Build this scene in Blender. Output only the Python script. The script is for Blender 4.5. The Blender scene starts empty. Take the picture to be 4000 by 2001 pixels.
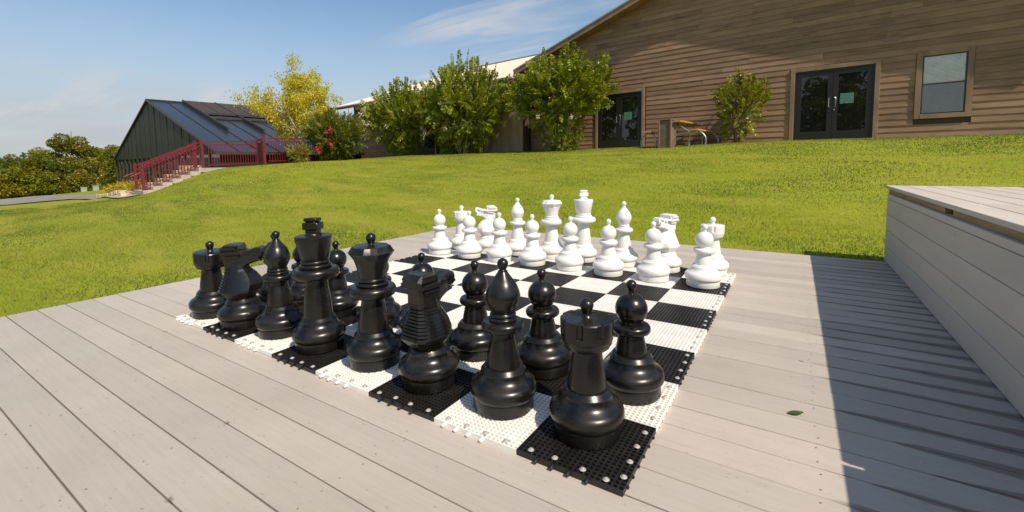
import bpy, bmesh, math, random
import numpy as np
from mathutils import Vector, Matrix

R_ = math.radians
sc = bpy.context.scene
col = sc.collection
# ------------------------------------------------------------------ camera
cam_d = bpy.data.cameras.new('camera')
cam_d.sensor_width = 36.0
cam_d.lens = 15.699
cam_d.shift_y = -0.05635
cam_d.clip_start = 0.05
cam_d.clip_end = 4000
cam = bpy.data.objects.new('camera', cam_d)
col.objects.link(cam)
CAM = Vector((3.21698, -1.16322, 0.92841))
cam.matrix_world = Matrix(((0.8455238, -0.0329954, 0.5329173, CAM.x),
                           (0.5337993, 0.0749626, -0.8422819, CAM.y),
                           (-0.0121574, 0.9966403, 0.0809955, CAM.z), (0, 0, 0, 1)))
sc.camera = cam
# ------------------------------------------------------------------ light
SUN_EL, SUN_AZ = R_(47.8), R_(-21)
wd = bpy.data.worlds.new('World')
sc.world = wd
wd.use_nodes = True
nt = wd.node_tree
nt.nodes.clear()
N = nt.nodes.new
L = nt.links.new
sky = N('ShaderNodeTexSky')
sky.sky_type = 'NISHITA'
sky.sun_disc = False
sky.sun_elevation = SUN_EL
sky.sun_rotation = math.pi / 2 - SUN_AZ
sky.air_density = 1.0
sky.dust_density = 0.6
sky.ozone_density = 3.0
tc = N('ShaderNodeTexCoord')
sep = N('ShaderNodeSeparateXYZ'); L(tc.outputs['Generated'], sep.inputs[0])


def wmath(op, a, b=None):
    m = N('ShaderNodeMath'); m.operation = op
    for i, q in enumerate((a, b)):
        if q is None: continue
        if isinstance(q, (int, float)): m.inputs[i].default_value = q
        else: L(q, m.inputs[i])
    return m.outputs[0]


zz = wmath('ADD', wmath('MAXIMUM', sep.outputs[2], 0.0), 0.12)
cx = wmath('DIVIDE', sep.outputs[0], zz)
cy = wmath('DIVIDE', sep.outputs[1], zz)
cmb = N('ShaderNodeCombineXYZ'); L(cx, cmb.inputs[0]); L(cy, cmb.inputs[1])
mp = N('ShaderNodeMapping'); L(cmb.outputs[0], mp.inputs[0])
mp.inputs['Rotation'].default_value = (0, 0, R_(-28))
mp.inputs['Scale'].default_value = (0.55, 1.9, 1)
mp.inputs['Location'].default_value = (5.2, 2.2, 0)
n1 = N('ShaderNodeTexNoise'); L(mp.outputs[0], n1.inputs['Vector'])
n1.inputs['Scale'].default_value = 1.15; n1.inputs['Detail'].default_value = 9; n1.inputs['Roughness'].default_value = 0.62
n1.inputs['Distortion'].default_value = 0.6
mp2 = N('ShaderNodeMapping'); L(cmb.outputs[0], mp2.inputs[0])
mp2.inputs['Location'].default_value = (4.1, 7.7, 0)
n2 = N('ShaderNodeTexNoise'); L(mp2.outputs[0], n2.inputs['Vector'])
n2.inputs['Scale'].default_value = 0.42; n2.inputs['Detail'].default_value = 3
mr = N('ShaderNodeMapRange'); L(n1.outputs[0], mr.inputs[0])
mr.inputs[1].default_value = 0.45; mr.inputs[2].default_value = 0.74; mr.interpolation_type = 'SMOOTHSTEP'
mr2 = N('ShaderNodeMapRange'); L(n2.outputs[0], mr2.inputs[0])
mr2.inputs[1].default_value = 0.42; mr2.inputs[2].default_value = 0.58; mr2.interpolation_type = 'SMOOTHSTEP'
cm = wmath('MULTIPLY', mr.outputs[0], mr2.outputs[0])
cm = wmath('MULTIPLY', cm, 0.95)
# thin pale veil near the horizon all round
veil = N('ShaderNodeMapRange'); L(sep.outputs[2], veil.inputs[0])
veil.inputs[1].default_value = 0.34; veil.inputs[2].default_value = 0.03
veil.inputs[3].default_value = 0.0; veil.inputs[4].default_value = 0.95; veil.interpolation_type = 'SMOOTHSTEP'
vm = wmath('MULTIPLY', veil.outputs[0], wmath('ADD', wmath('MULTIPLY', n2.outputs[0], 0.8), 0.5))
vm = wmath('MINIMUM', vm, 0.95)
mix = N('ShaderNodeMix'); mix.data_type = 'RGBA'
wb = N('ShaderNodeMix'); wb.data_type = 'RGBA'; wb.blend_type = 'MULTIPLY'   # warm white balance of the picture
wb.inputs['Factor'].default_value = 1.0; L(sky.outputs[0], wb.inputs['A']); wb.inputs['B'].default_value = (0.90, 0.92, 0.87, 1)
vmix = N('ShaderNodeMix'); vmix.data_type = 'RGBA'
L(vm, vmix.inputs['Factor']); L(wb.outputs['Result'], vmix.inputs['A']); vmix.inputs['B'].default_value = (3.15, 3.3, 3.55, 1)
L(cm, mix.inputs['Factor']); L(vmix.outputs['Result'], mix.inputs['A'])
mix.inputs['B'].default_value = (4.1, 4.2, 4.35, 1)
bg = N('ShaderNodeBackground'); bg.inputs['Strength'].default_value = 0.084
L(mix.outputs['Result'], bg.inputs['Color'])
wo = N('ShaderNodeOutputWorld'); L(bg.outputs[0], wo.inputs['Surface'])

sun_d = bpy.data.lights.new('sun', 'SUN')
sun_d.energy = 2.7
sun_d.angle = R_(0.53)
sun_d.color = (1.0, 0.89, 0.74)
sun = bpy.data.objects.new('sun', sun_d)
col.objects.link(sun)
TO_SUN = Vector((math.cos(SUN_EL) * math.cos(SUN_AZ), math.cos(SUN_EL) * math.sin(SUN_AZ), math.sin(SUN_EL)))
sun.rotation_euler = TO_SUN.to_track_quat('Z', 'Y').to_euler()
sun.location = (20, -6, 25)
sc.view_settings.view_transform = 'Standard'
sc.view_settings.look = 'None'
sc.view_settings.exposure = 0.88
sc.view_settings.gamma = 1.0
sc.view_settings.use_curve_mapping = False

# ------------------------------------------------------------------ helpers
T = 0.355                                     # one board square
P0 = Vector((3.176, 15.337, 0))
PH = R_(-8)
W = Vector((math.cos(PH), math.sin(PH), 0))   # along the lodge wall
V = Vector((-W.y, W.x, 0))                    # away from the viewer


def UV(u, v, z=0.0):
    return P0 + W * u + V * v + Vector((0, 0, z))


def tag(o, label=None, cat=None, group=None, kind=None):
    if label: o['label'] = label
    if cat: o['category'] = cat
    if group: o['group'] = group
    if kind: o['kind'] = kind
    return o


def empty(name, loc=(0, 0, 0), rz=0, parent=None):
    o = bpy.data.objects.new(name, None)
    o.empty_display_size = 0.1
    col.objects.link(o)
    o.location = loc
    o.rotation_euler = (0, 0, rz)
    if parent: o.parent = parent
    return o


def link(name, me, parent=None, loc=None, rot=None, scale=None):
    o = bpy.data.objects.new(name, me)
    col.objects.link(o)
    if parent: o.parent = parent
    if loc is not None: o.location = loc
    if rot is not None: o.rotation_euler = rot
    if scale is not None: o.scale = scale
    return o


class MB:
    def __init__(s): s.v, s.f = [], []

    def add(s, vs, fs):
        o = len(s.v)
        s.v += [tuple(x) for x in vs]
        s.f += [tuple(i + o for i in f) for f in fs]
        return s

    def box(s, a, b, M=None):
        x0, y0, z0 = a; x1, y1, z1 = b
        vs = [Vector(p) for p in ((x0, y0, z0), (x1, y0, z0), (x1, y1, z0), (x0, y1, z0), (x0, y0, z1), (x1, y0, z1), (x1, y1, z1), (x0, y1, z1))]
        if M: vs = [M @ p for p in vs]
        return s.add(vs, ((3, 2, 1, 0), (4, 5, 6, 7), (0, 1, 5, 4), (1, 2, 6, 5), (2, 3, 7, 6), (3, 0, 4, 7)))

    def tube(s, pts, r, n=8, cap=True):
        pts = [Vector(p) for p in pts]
        rr = r if isinstance(r, (list, tuple)) else [r] * len(pts)
        rings = []
        up = Vector((0.13, 0.21, 0.97))
        for i, p in enumerate(pts):
            d = (pts[min(i + 1, len(pts) - 1)] - pts[max(i - 1, 0)]).normalized()
            a = d.cross(up)
            if a.length < 1e-3: a = d.cross(Vector((1, 0, 0)))
            a.normalize(); b = d.cross(a)
            rings.append([p + (a * math.cos(2 * math.pi * k / n) + b * math.sin(2 * math.pi * k / n)) * rr[i] for k in range(n)])
        vs = [q for rg in rings for q in rg]
        fs = [(i * n + k, i * n + (k + 1) % n, (i + 1) * n + (k + 1) % n, (i + 1) * n + k) for i in range(len(pts) - 1) for k in range(n)]
        if cap: fs += [tuple(range(n))[::-1], tuple((len(pts) - 1) * n + k for k in range(n))]
        return s.add(vs, fs)

    def mesh(s, name, mat, smooth=None, bevel=0):
        me = bpy.data.meshes.new(name)
        me.from_pydata(s.v, [], s.f)
        bm = bmesh.new(); bm.from_mesh(me)
        bmesh.ops.recalc_face_normals(bm, faces=bm.faces)
        if bevel:
            bmesh.ops.bevel(bm, geom=list(bm.edges), offset=bevel, segments=1, affect='EDGES', clamp_overlap=True)
        bm.to_mesh(me); bm.free()
        if mat: me.materials.append(mat)
        if smooth:
            me.shade_smooth()
            me.set_sharp_from_angle(angle=R_(smooth))
        return me

    def obj(s, name, mat, parent=None, smooth=None, bevel=0, loc=None, rot=None):
        return link(name, s.mesh(name, mat, smooth, bevel), parent, loc, rot)


def frame(u, v, z=0.0):
    """matrix whose local x runs along the lodge wall and local y away from the viewer"""
    return Matrix.Translation(UV(u, v, z)) @ Matrix.Rotation(PH, 4, 'Z')


def lathe(prof, seg=48, rfun=None, z0=0.0):
    vs, fs = [], []
    n = len(prof)
    for i, (r, z) in enumerate(prof):
        for k in range(seg):
            t = 2 * math.pi * k / seg
            q = rfun(r, z, t) if rfun else r
            vs.append((q * math.cos(t), q * math.sin(t), z + z0))
    for i in range(n - 1):
        for k in range(seg):
            k2 = (k + 1) % seg
            fs.append((i * seg + k, i * seg + k2, (i + 1) * seg + k2, (i + 1) * seg + k))
    fs.append(tuple(range(seg))[::-1])
    fs.append(tuple((n - 1) * seg + k for k in range(seg)))
    return vs, fs


def smooth_prof(pts, step=4):
    """Catmull-Rom through profile points"""
    out = []
    P = [pts[0]] + list(pts) + [pts[-1]]
    for i in range(1, len(P) - 2):
        for j in range(step):
            t = j / step
            a, b, c, d = P[i - 1], P[i], P[i + 1], P[i + 2]
            out.append(tuple(0.5 * (2 * b[k] + (c[k] - a[k]) * t + (2 * a[k] - 5 * b[k] + 4 * c[k] - d[k]) * t * t + (3 * b[k] - a[k] - 3 * c[k] + d[k]) * t ** 3) for k in (0, 1)))
    out.append(pts[-1])
    return out


def smooth3(pts, step=4):
    P = [Vector(pts[0])] + [Vector(p) for p in pts] + [Vector(pts[-1])]
    out = []
    for i in range(1, len(P) - 2):
        a, b, c, d = P[i - 1], P[i], P[i + 1], P[i + 2]
        for j in range(step):
            t = j / step
            out.append(0.5 * (2 * b + (c - a) * t + (2 * a - 5 * b + 4 * c - d) * t * t + (3 * b - a - 3 * c + d) * t ** 3))
    out.append(P[-1])
    return out


# ------------------------------------------------------------------ materials
def newmat(name):
    m = bpy.data.materials.new(name)
    m.use_nodes = True
    t = m.node_tree
    return m, t, t.nodes['Principled BSDF']


def nz(t, scale, detail=4, rough=0.55, coord='Object', stretch=None, dist=0.0):
    c = t.nodes.new('ShaderNodeTexCoord')
    src = c.outputs[coord]
    if stretch:
        mpn = t.nodes.new('ShaderNodeMapping'); mpn.inputs['Scale'].default_value = stretch
        t.links.new(src, mpn.inputs[0]); src = mpn.outputs[0]
    q = t.nodes.new('ShaderNodeTexNoise')
    q.inputs['Scale'].default_value = scale; q.inputs['Detail'].default_value = detail; q.inputs['Roughness'].default_value = rough
    q.inputs['Distortion'].default_value = dist
    t.links.new(src, q.inputs['Vector'])
    return q.outputs[0]


def ramp(t, f, stops):
    r = t.nodes.new('ShaderNodeValToRGB')
    e = r.color_ramp.elements
    while len(e) < len(stops): e.new(0.5)
    for i, (p, c) in enumerate(stops):
        e[i].position = p
        e[i].color = (c, c, c, 1) if isinstance(c, (int, float)) else (*c, 1)
    t.links.new(f, r.inputs[0])
    return r.outputs[0]


def mixc(t, f, a, b, mode='MIX'):
    m = t.nodes.new('ShaderNodeMix'); m.data_type = 'RGBA'; m.blend_type = mode
    for k, q in (('Factor', f), ('A', a), ('B', b)):
        if isinstance(q, (int, float)): m.inputs[k].default_value = q
        elif isinstance(q, tuple): m.inputs[k].default_value = (*q, 1)
        else: t.links.new(q, m.inputs[k])
    return m.outputs['Result']


def bump(t, b, h, strength=0.3, dist=0.01):
    n = t.nodes.new('ShaderNodeBump')
    n.inputs['Strength'].default_value = strength; n.inputs['Distance'].default_value = dist
    t.links.new(h, n.inputs['Height']); t.links.new(n.outputs[0], b.inputs['Normal'])


def simple(name, c, rough=0.6, metal=0.0, var=0.18, scale=6.0, bmp=0.15, rand=0.0, spec=0.5, stretch=None):
    m, t, b = newmat(name)
    f = nz(t, scale, 6, 0.6, stretch=stretch)
    lo = tuple(x * (1 - var) for x in c); hi = tuple(min(1, x * (1 + var)) for x in c)
    cc = ramp(t, f, ((0.3, lo), (0.7, hi)))
    if rand:
        oi = t.nodes.new('ShaderNodeObjectInfo')
        k = t.nodes.new('ShaderNodeMapRange'); k.inputs[3].default_value = 1 - rand; k.inputs[4].default_value = 1 + rand
        t.links.new(oi.outputs['Random'], k.inputs[0])
        mu = t.nodes.new('ShaderNodeVectorMath'); mu.operation = 'SCALE'
        t.links.new(cc, mu.inputs[0]); t.links.new(k.outputs[0], mu.inputs['Scale'])
        cc = mu.outputs[0]
    t.links.new(cc, b.inputs['Base Color'])
    b.inputs['Roughness'].default_value = rough; b.inputs['Metallic'].default_value = metal
    b.inputs['Specular IOR Level'].default_value = spec
    if bmp: bump(t, b, nz(t, scale * 6, 4), bmp, 0.004)
    return m


def leafmat(name, gain=1.0, trans=0.35, rough=0.45):
    m, t, b = newmat(name)
    a = t.nodes.new('ShaderNodeAttribute'); a.attribute_name = 'col'
    t.links.new(a.outputs['Color'], b.inputs['Base Color'])
    b.inputs['Roughness'].default_value = rough
    b.inputs['Specular IOR Level'].default_value = 0.5
    tr = t.nodes.new('ShaderNodeBsdfTranslucent')
    sc_ = t.nodes.new('ShaderNodeVectorMath'); sc_.operation = 'MULTIPLY'
    t.links.new(a.outputs['Color'], sc_.inputs[0]); sc_.inputs[1].default_value = (1.7 * gain, 1.5 * gain, 0.4 * gain)
    t.links.new(sc_.outputs[0], tr.inputs['Color'])
    mx = t.nodes.new('ShaderNodeMixShader'); mx.inputs[0].default_value = trans
    t.links.new(b.outputs[0], mx.inputs[1]); t.links.new(tr.outputs[0], mx.inputs[2])
    t.links.new(mx.outputs[0], t.nodes['Material Output'].inputs['Surface'])
    return m


def plastic(name, black):
    m, t, b = newmat(name)
    big = nz(t, 5, 5, 0.6); fine = nz(t, 60, 5, 0.7)
    scr = nz(t, 40, 6, 0.8, stretch=(1, 1, 9))
    if black:
        dust = ramp(t, big, ((0.40, 0.0), (0.72, 0.55)))
        c = mixc(t, dust, (0.0050, 0.0045, 0.0040), (0.016, 0.0135, 0.011))
        sm = ramp(t, scr, ((0.68, 0.0), (0.75, 0.4)))
        c = mixc(t, sm, c, (0.035, 0.031, 0.026))
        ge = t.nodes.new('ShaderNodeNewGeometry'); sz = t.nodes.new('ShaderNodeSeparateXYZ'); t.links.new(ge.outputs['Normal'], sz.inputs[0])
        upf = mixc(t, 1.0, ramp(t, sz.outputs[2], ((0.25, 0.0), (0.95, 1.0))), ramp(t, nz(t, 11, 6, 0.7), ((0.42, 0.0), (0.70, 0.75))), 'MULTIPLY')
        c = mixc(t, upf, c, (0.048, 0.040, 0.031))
        t.links.new(c, b.inputs['Base Color'])
        t.links.new(ramp(t, mixc(t, 0.4, big, fine), ((0.3, 0.20), (0.7, 0.37))), b.inputs['Roughness'])
        b.inputs['Specular IOR Level'].default_value = 0.5
    else:
        c = ramp(t, big, ((0.3, (0.74, 0.72, 0.69)), (0.7, (0.80, 0.78, 0.75))))
        sp = ramp(t, nz(t, 26, 3, 0.5), ((0.70, 0.0), (0.78, 0.35)))
        c = mixc(t, sp, c, (0.5, 0.46, 0.40))
        t.links.new(c, b.inputs['Base Color'])
        t.links.new(ramp(t, big, ((0.3, 0.34), (0.7, 0.5))), b.inputs['Roughness'])
    bump(t, b, fine, 0.06, 0.002)
    return m


M = {}
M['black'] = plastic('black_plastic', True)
M['white'] = plastic('white_plastic', False)
M['tile_black'] = simple('black_tile_plastic', (0.014, 0.012, 0.011), 0.42, var=0.4, scale=14, bmp=0.05)
M['tile_white'] = simple('white_tile_plastic', (0.86, 0.83, 0.78), 0.5, var=0.10, scale=10, bmp=0.05)
M['screw'] = simple('zinc_screw', (0.62, 0.58, 0.53), 0.42, 0.45, bmp=0)
M['trim'] = simple('brown_trim_wood', (0.270, 0.172, 0.110), 0.75, var=0.28, scale=3.0, bmp=0.3, rand=0.08, stretch=(1, 1, 0.4))
M['core'] = simple('wall_sheathing', (0.07, 0.05, 0.035), 0.9)
M['metal_roof'] = simple('grey_metal_roof', (0.38, 0.39, 0.40), 0.45, 0.3, var=0.1)
M['cream_roof'] = simple('cream_metal_roof', (0.60, 0.51, 0.42), 0.5, 0.0, var=0.08, scale=1.5)
M['door_frame'] = simple('dark_bronze_frame', (0.022, 0.020, 0.019), 0.45, 0.2, var=0.15)
M['steel'] = simple('brushed_steel', (0.58, 0.57, 0.55), 0.3, 1.0, bmp=0)
M['galv'] = simple('galvanised_pipe', (0.42, 0.43, 0.44), 0.4, 0.8, var=0.15)
M['blind'] = simple('white_blind', (0.80, 0.79, 0.78), 0.7, bmp=0)
M['dark'] = simple('dark_interior', (0.012, 0.011, 0.010), 0.9, bmp=0)
M['red'] = simple('red_railing_paint', (0.165, 0.011, 0.018), 0.42, var=0.12, scale=3)
M['bronze_metal'] = simple('dark_green_metal_panel', (0.024, 0.027, 0.015), 0.5, 0.0, var=0.3, scale=1.1, bmp=0.02, rand=0.15, spec=0.12)
M['bronze_trim'] = simple('dark_bronze_trim', (0.055, 0.047, 0.040), 0.5, 0.3)
M['shade'] = simple('brown_shade_screen', (0.048, 0.034, 0.028), 0.8, var=0.12, bmp=0.05)
M['concrete'] = simple('pale_concrete', (0.42, 0.36, 0.29), 0.9, var=0.2, scale=4, bmp=0.4)
M['stone'] = simple('tan_limestone', (0.46, 0.35, 0.24), 0.9, var=0.35, scale=3.5, bmp=0.7, rand=0.15)
M['path'] = simple('pale_path', (0.40, 0.33, 0.27), 0.95, var=0.15, scale=2, bmp=0.3)
M['road'] = simple('grey_road', (0.24, 0.21, 0.185), 0.95, var=0.18, scale=1.2, bmp=0.3)
M['bark'] = simple('bark', (0.20, 0.135, 0.085), 0.9, var=0.35, scale=8, bmp=0.5)
M['pale_bark'] = simple('pale_bark', (0.42, 0.33, 0.25), 0.85, var=0.3, scale=9, bmp=0.5)
M['table_wood'] = simple('orange_table_wood', (0.50, 0.25, 0.085), 0.6, var=0.3, scale=6, bmp=0.3, rand=0.12, stretch=(4, 0.6, 4))
M['frame_wood'] = simple('raw_lid_frame_wood', (0.30, 0.20, 0.115), 0.75, var=0.3, scale=6, bmp=0.3, stretch=(4, 0.5, 4))
M['bin_wood'] = simple('bin_post_wood', (0.24, 0.125, 0.085), 0.7, var=0.2, scale=5, bmp=0.3)
M['vplank'] = simple('vertical_fence_plank', (0.33, 0.245, 0.17), 0.8, var=0.2, scale=4, bmp=0.3, rand=0.1, stretch=(4, 4, 0.5))
M['box_green'] = simple('pale_green_cabinet', (0.32, 0.38, 0.30), 0.6, var=0.08)
M['white_metal'] = simple('white_painted_metal', (0.62, 0.60, 0.56), 0.5, var=0.08)
M['house_wall'] = simple('brown_house_wall', (0.09, 0.07, 0.055), 0.8)
M['house_roof'] = simple('green_house_roof', (0.18, 0.23, 0.19), 0.7)
M['hill'] = simple('far_wooded_hill', (0.05, 0.07, 0.06), 0.95, var=0.3, scale=0.02, bmp=0)
M['petal_white'] = simple('cream_petal', (0.75, 0.66, 0.52), 0.6, bmp=0)
M['petal_red'] = simple('red_petal', (0.62, 0.045, 0.07), 0.6, bmp=0)
M['leaf'] = leafmat('leaf', 1.1, 0.35, 0.36)
M['leaf_yellow'] = leafmat('yellow_leaf', 1.1, 0.45)
M['grass_blade'] = leafmat('grass_blade', 0.8, 0.4, 0.6)
_t = M['grass_blade'].node_tree          # thin round blades shade softer than flat slivers: turn their normals skyward
_g = _t.nodes.new('ShaderNodeNewGeometry'); _m = _t.nodes.new('ShaderNodeVectorMath'); _m.operation = 'MULTIPLY_ADD'
_t.links.new(_g.outputs['Normal'], _m.inputs[0]); _m.inputs[1].default_value = (0.45, 0.45, 0.45); _m.inputs[2].default_value = (0, 0, 0.8)
_q = _t.nodes.new('ShaderNodeVectorMath'); _q.operation = 'NORMALIZE'; _t.links.new(_m.outputs[0], _q.inputs[0])
_t.links.new(_q.outputs[0], _t.nodes['Principled BSDF'].inputs['Normal'])


def aggregate():
    m, t, b = newmat('exposed_aggregate')
    c = t.nodes.new('ShaderNodeTexCoord'); v = t.nodes.new('ShaderNodeTexVoronoi')
    v.inputs['Scale'].default_value = 55
    t.links.new(c.outputs['Object'], v.inputs['Vector'])
    cc = ramp(t, v.outputs['Color'], ((0.1, (0.12, 0.08, 0.05)), (0.5, (0.30, 0.22, 0.14)), (0.9, (0.45, 0.36, 0.26))))
    dd = ramp(t, v.outputs['Distance'], ((0.0, 1.0), (0.7, 0.35)))
    t.links.new(mixc(t, 1.0, cc, dd, 'MULTIPLY'), b.inputs['Base Color'])
    b.inputs['Roughness'].default_value = 0.85
    bump(t, b, v.outputs['Distance'], -0.6, 0.006)
    return m


M['aggregate'] = aggregate()


def siding():
    m, t, b = newmat('brown_clapboard')
    oi = t.nodes.new('ShaderNodeObjectInfo')
    c = t.nodes.new('ShaderNodeTexCoord')
    ad = t.nodes.new('ShaderNodeVectorMath'); ad.operation = 'ADD'
    cmb2 = t.nodes.new('ShaderNodeCombineXYZ')
    mu = t.nodes.new('ShaderNodeMath'); mu.operation = 'MULTIPLY'; mu.inputs[1].default_value = 37.0
    t.links.new(oi.outputs['Random'], mu.inputs[0]); t.links.new(mu.outputs[0], cmb2.inputs[0]); t.links.new(mu.outputs[0], cmb2.inputs[2])
    t.links.new(c.outputs['Object'], ad.inputs[0]); t.links.new(cmb2.outputs[0], ad.inputs[1])

    def nn(scale, st, det=6, ro=0.6):
        mpn = t.nodes.new('ShaderNodeMapping'); mpn.inputs['Scale'].default_value = st
        t.links.new(ad.outputs[0], mpn.inputs[0])
        q = t.nodes.new('ShaderNodeTexNoise'); q.inputs['Scale'].default_value = scale; q.inputs['Detail'].default_value = det; q.inputs['Roughness'].default_value = ro
        t.links.new(mpn.outputs[0], q.inputs['Vector'])
        return q.outputs[0]
    base = ramp(t, nn(1.5, (0.6, 1, 2)), ((0.3, (0.255, 0.155, 0.098)), (0.7, (0.360, 0.222, 0.144))))
    worn = ramp(t, nn(1.9, (0.55, 1, 5.0), 8, 0.7), ((0.53, 0.0), (0.68, 0.85)))
    cc = mixc(t, worn, base, (0.125, 0.085, 0.058))
    knot = ramp(t, nn(9, (0.7, 1, 1.6), 3), ((0.70, 0.0), (0.76, 0.7)))
    cc = mixc(t, knot, cc, (0.09, 0.058, 0.040))
    k = t.nodes.new('ShaderNodeMapRange'); k.inputs[3].default_value = 0.80; k.inputs[4].default_value = 1.16
    t.links.new(oi.outputs['Random'], k.inputs[0])
    sv = t.nodes.new('ShaderNodeVectorMath'); sv.operation = 'SCALE'
    t.links.new(cc, sv.inputs[0]); t.links.new(k.outputs[0], sv.inputs['Scale'])
    t.links.new(sv.outputs[0], b.inputs['Base Color'])
    b.inputs['Roughness'].default_value = 0.8
    b.inputs['Specular IOR Level'].default_value = 0.25
    bump(t, b, nn(14, (0.25, 1, 6), 5), 0.35, 0.004)
    return m


M['siding'] = siding()


def glass(name, tint=(0.010, 0.011, 0.010), see=0.0, rough=0.01, spec=0.9, through=0.97):
    """window pane: mirrors what stands opposite, lets a little of the room through"""
    m, t, b = newmat(name)
    b.inputs['Base Color'].default_value = (*tint, 1); b.inputs['Roughness'].default_value = rough
    b.inputs['Specular IOR Level'].default_value = spec
    if see:
        tr = t.nodes.new('ShaderNodeBsdfTransparent'); tr.inputs[0].default_value = (through, through, through, 1)
        gl = t.nodes.new('ShaderNodeBsdfGlossy'); gl.inputs['Roughness'].default_value = 0.01
        mx = t.nodes.new('ShaderNodeMixShader'); mx.inputs[0].default_value = see
        t.links.new(gl.outputs[0], mx.inputs[1]); t.links.new(tr.outputs[0], mx.inputs[2])
        t.links.new(mx.outputs[0], t.nodes['Material Output'].inputs['Surface'])
    return m


M['glass'] = glass('door_glass')
M['pane'] = glass('window_glass', see=0.86)
M['screened'] = glass('screened_window_glass', see=0.84, through=0.6)
M['roof_glass'] = glass('roof_glazing', (0.024, 0.025, 0.034), rough=0.22, spec=0.25)


def notice():
    m, t, b = newmat('green_notice_print')
    c = t.nodes.new('ShaderNodeTexCoord'); s_ = t.nodes.new('ShaderNodeSeparateXYZ'); t.links.new(c.outputs['Generated'], s_.inputs[0])
    w_ = t.nodes.new('ShaderNodeMath'); w_.operation = 'MULTIPLY'; w_.inputs[1].default_value = 9.0; t.links.new(s_.outputs[2], w_.inputs[0])
    fr = t.nodes.new('ShaderNodeMath'); fr.operation = 'FRACT'; t.links.new(w_.outputs[0], fr.inputs[0])
    line = ramp(t, fr.outputs[0], ((0.45, 0.0), (0.5, 1.0)))
    wds = ramp(t, nz(t, 9, 2, coord='Generated', stretch=(2.2, 0.1, 0.9)), ((0.46, 0.0), (0.5, 0.8)))
    mk = mixc(t, 1.0, line, wds, 'MULTIPLY')
    t.links.new(mixc(t, mk, (0.006, 0.115, 0.085), (0.32, 0.48, 0.42)), b.inputs['Base Color'])
    b.inputs['Roughness'].default_value = 0.4
    return m


M['notice'] = notice()


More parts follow.
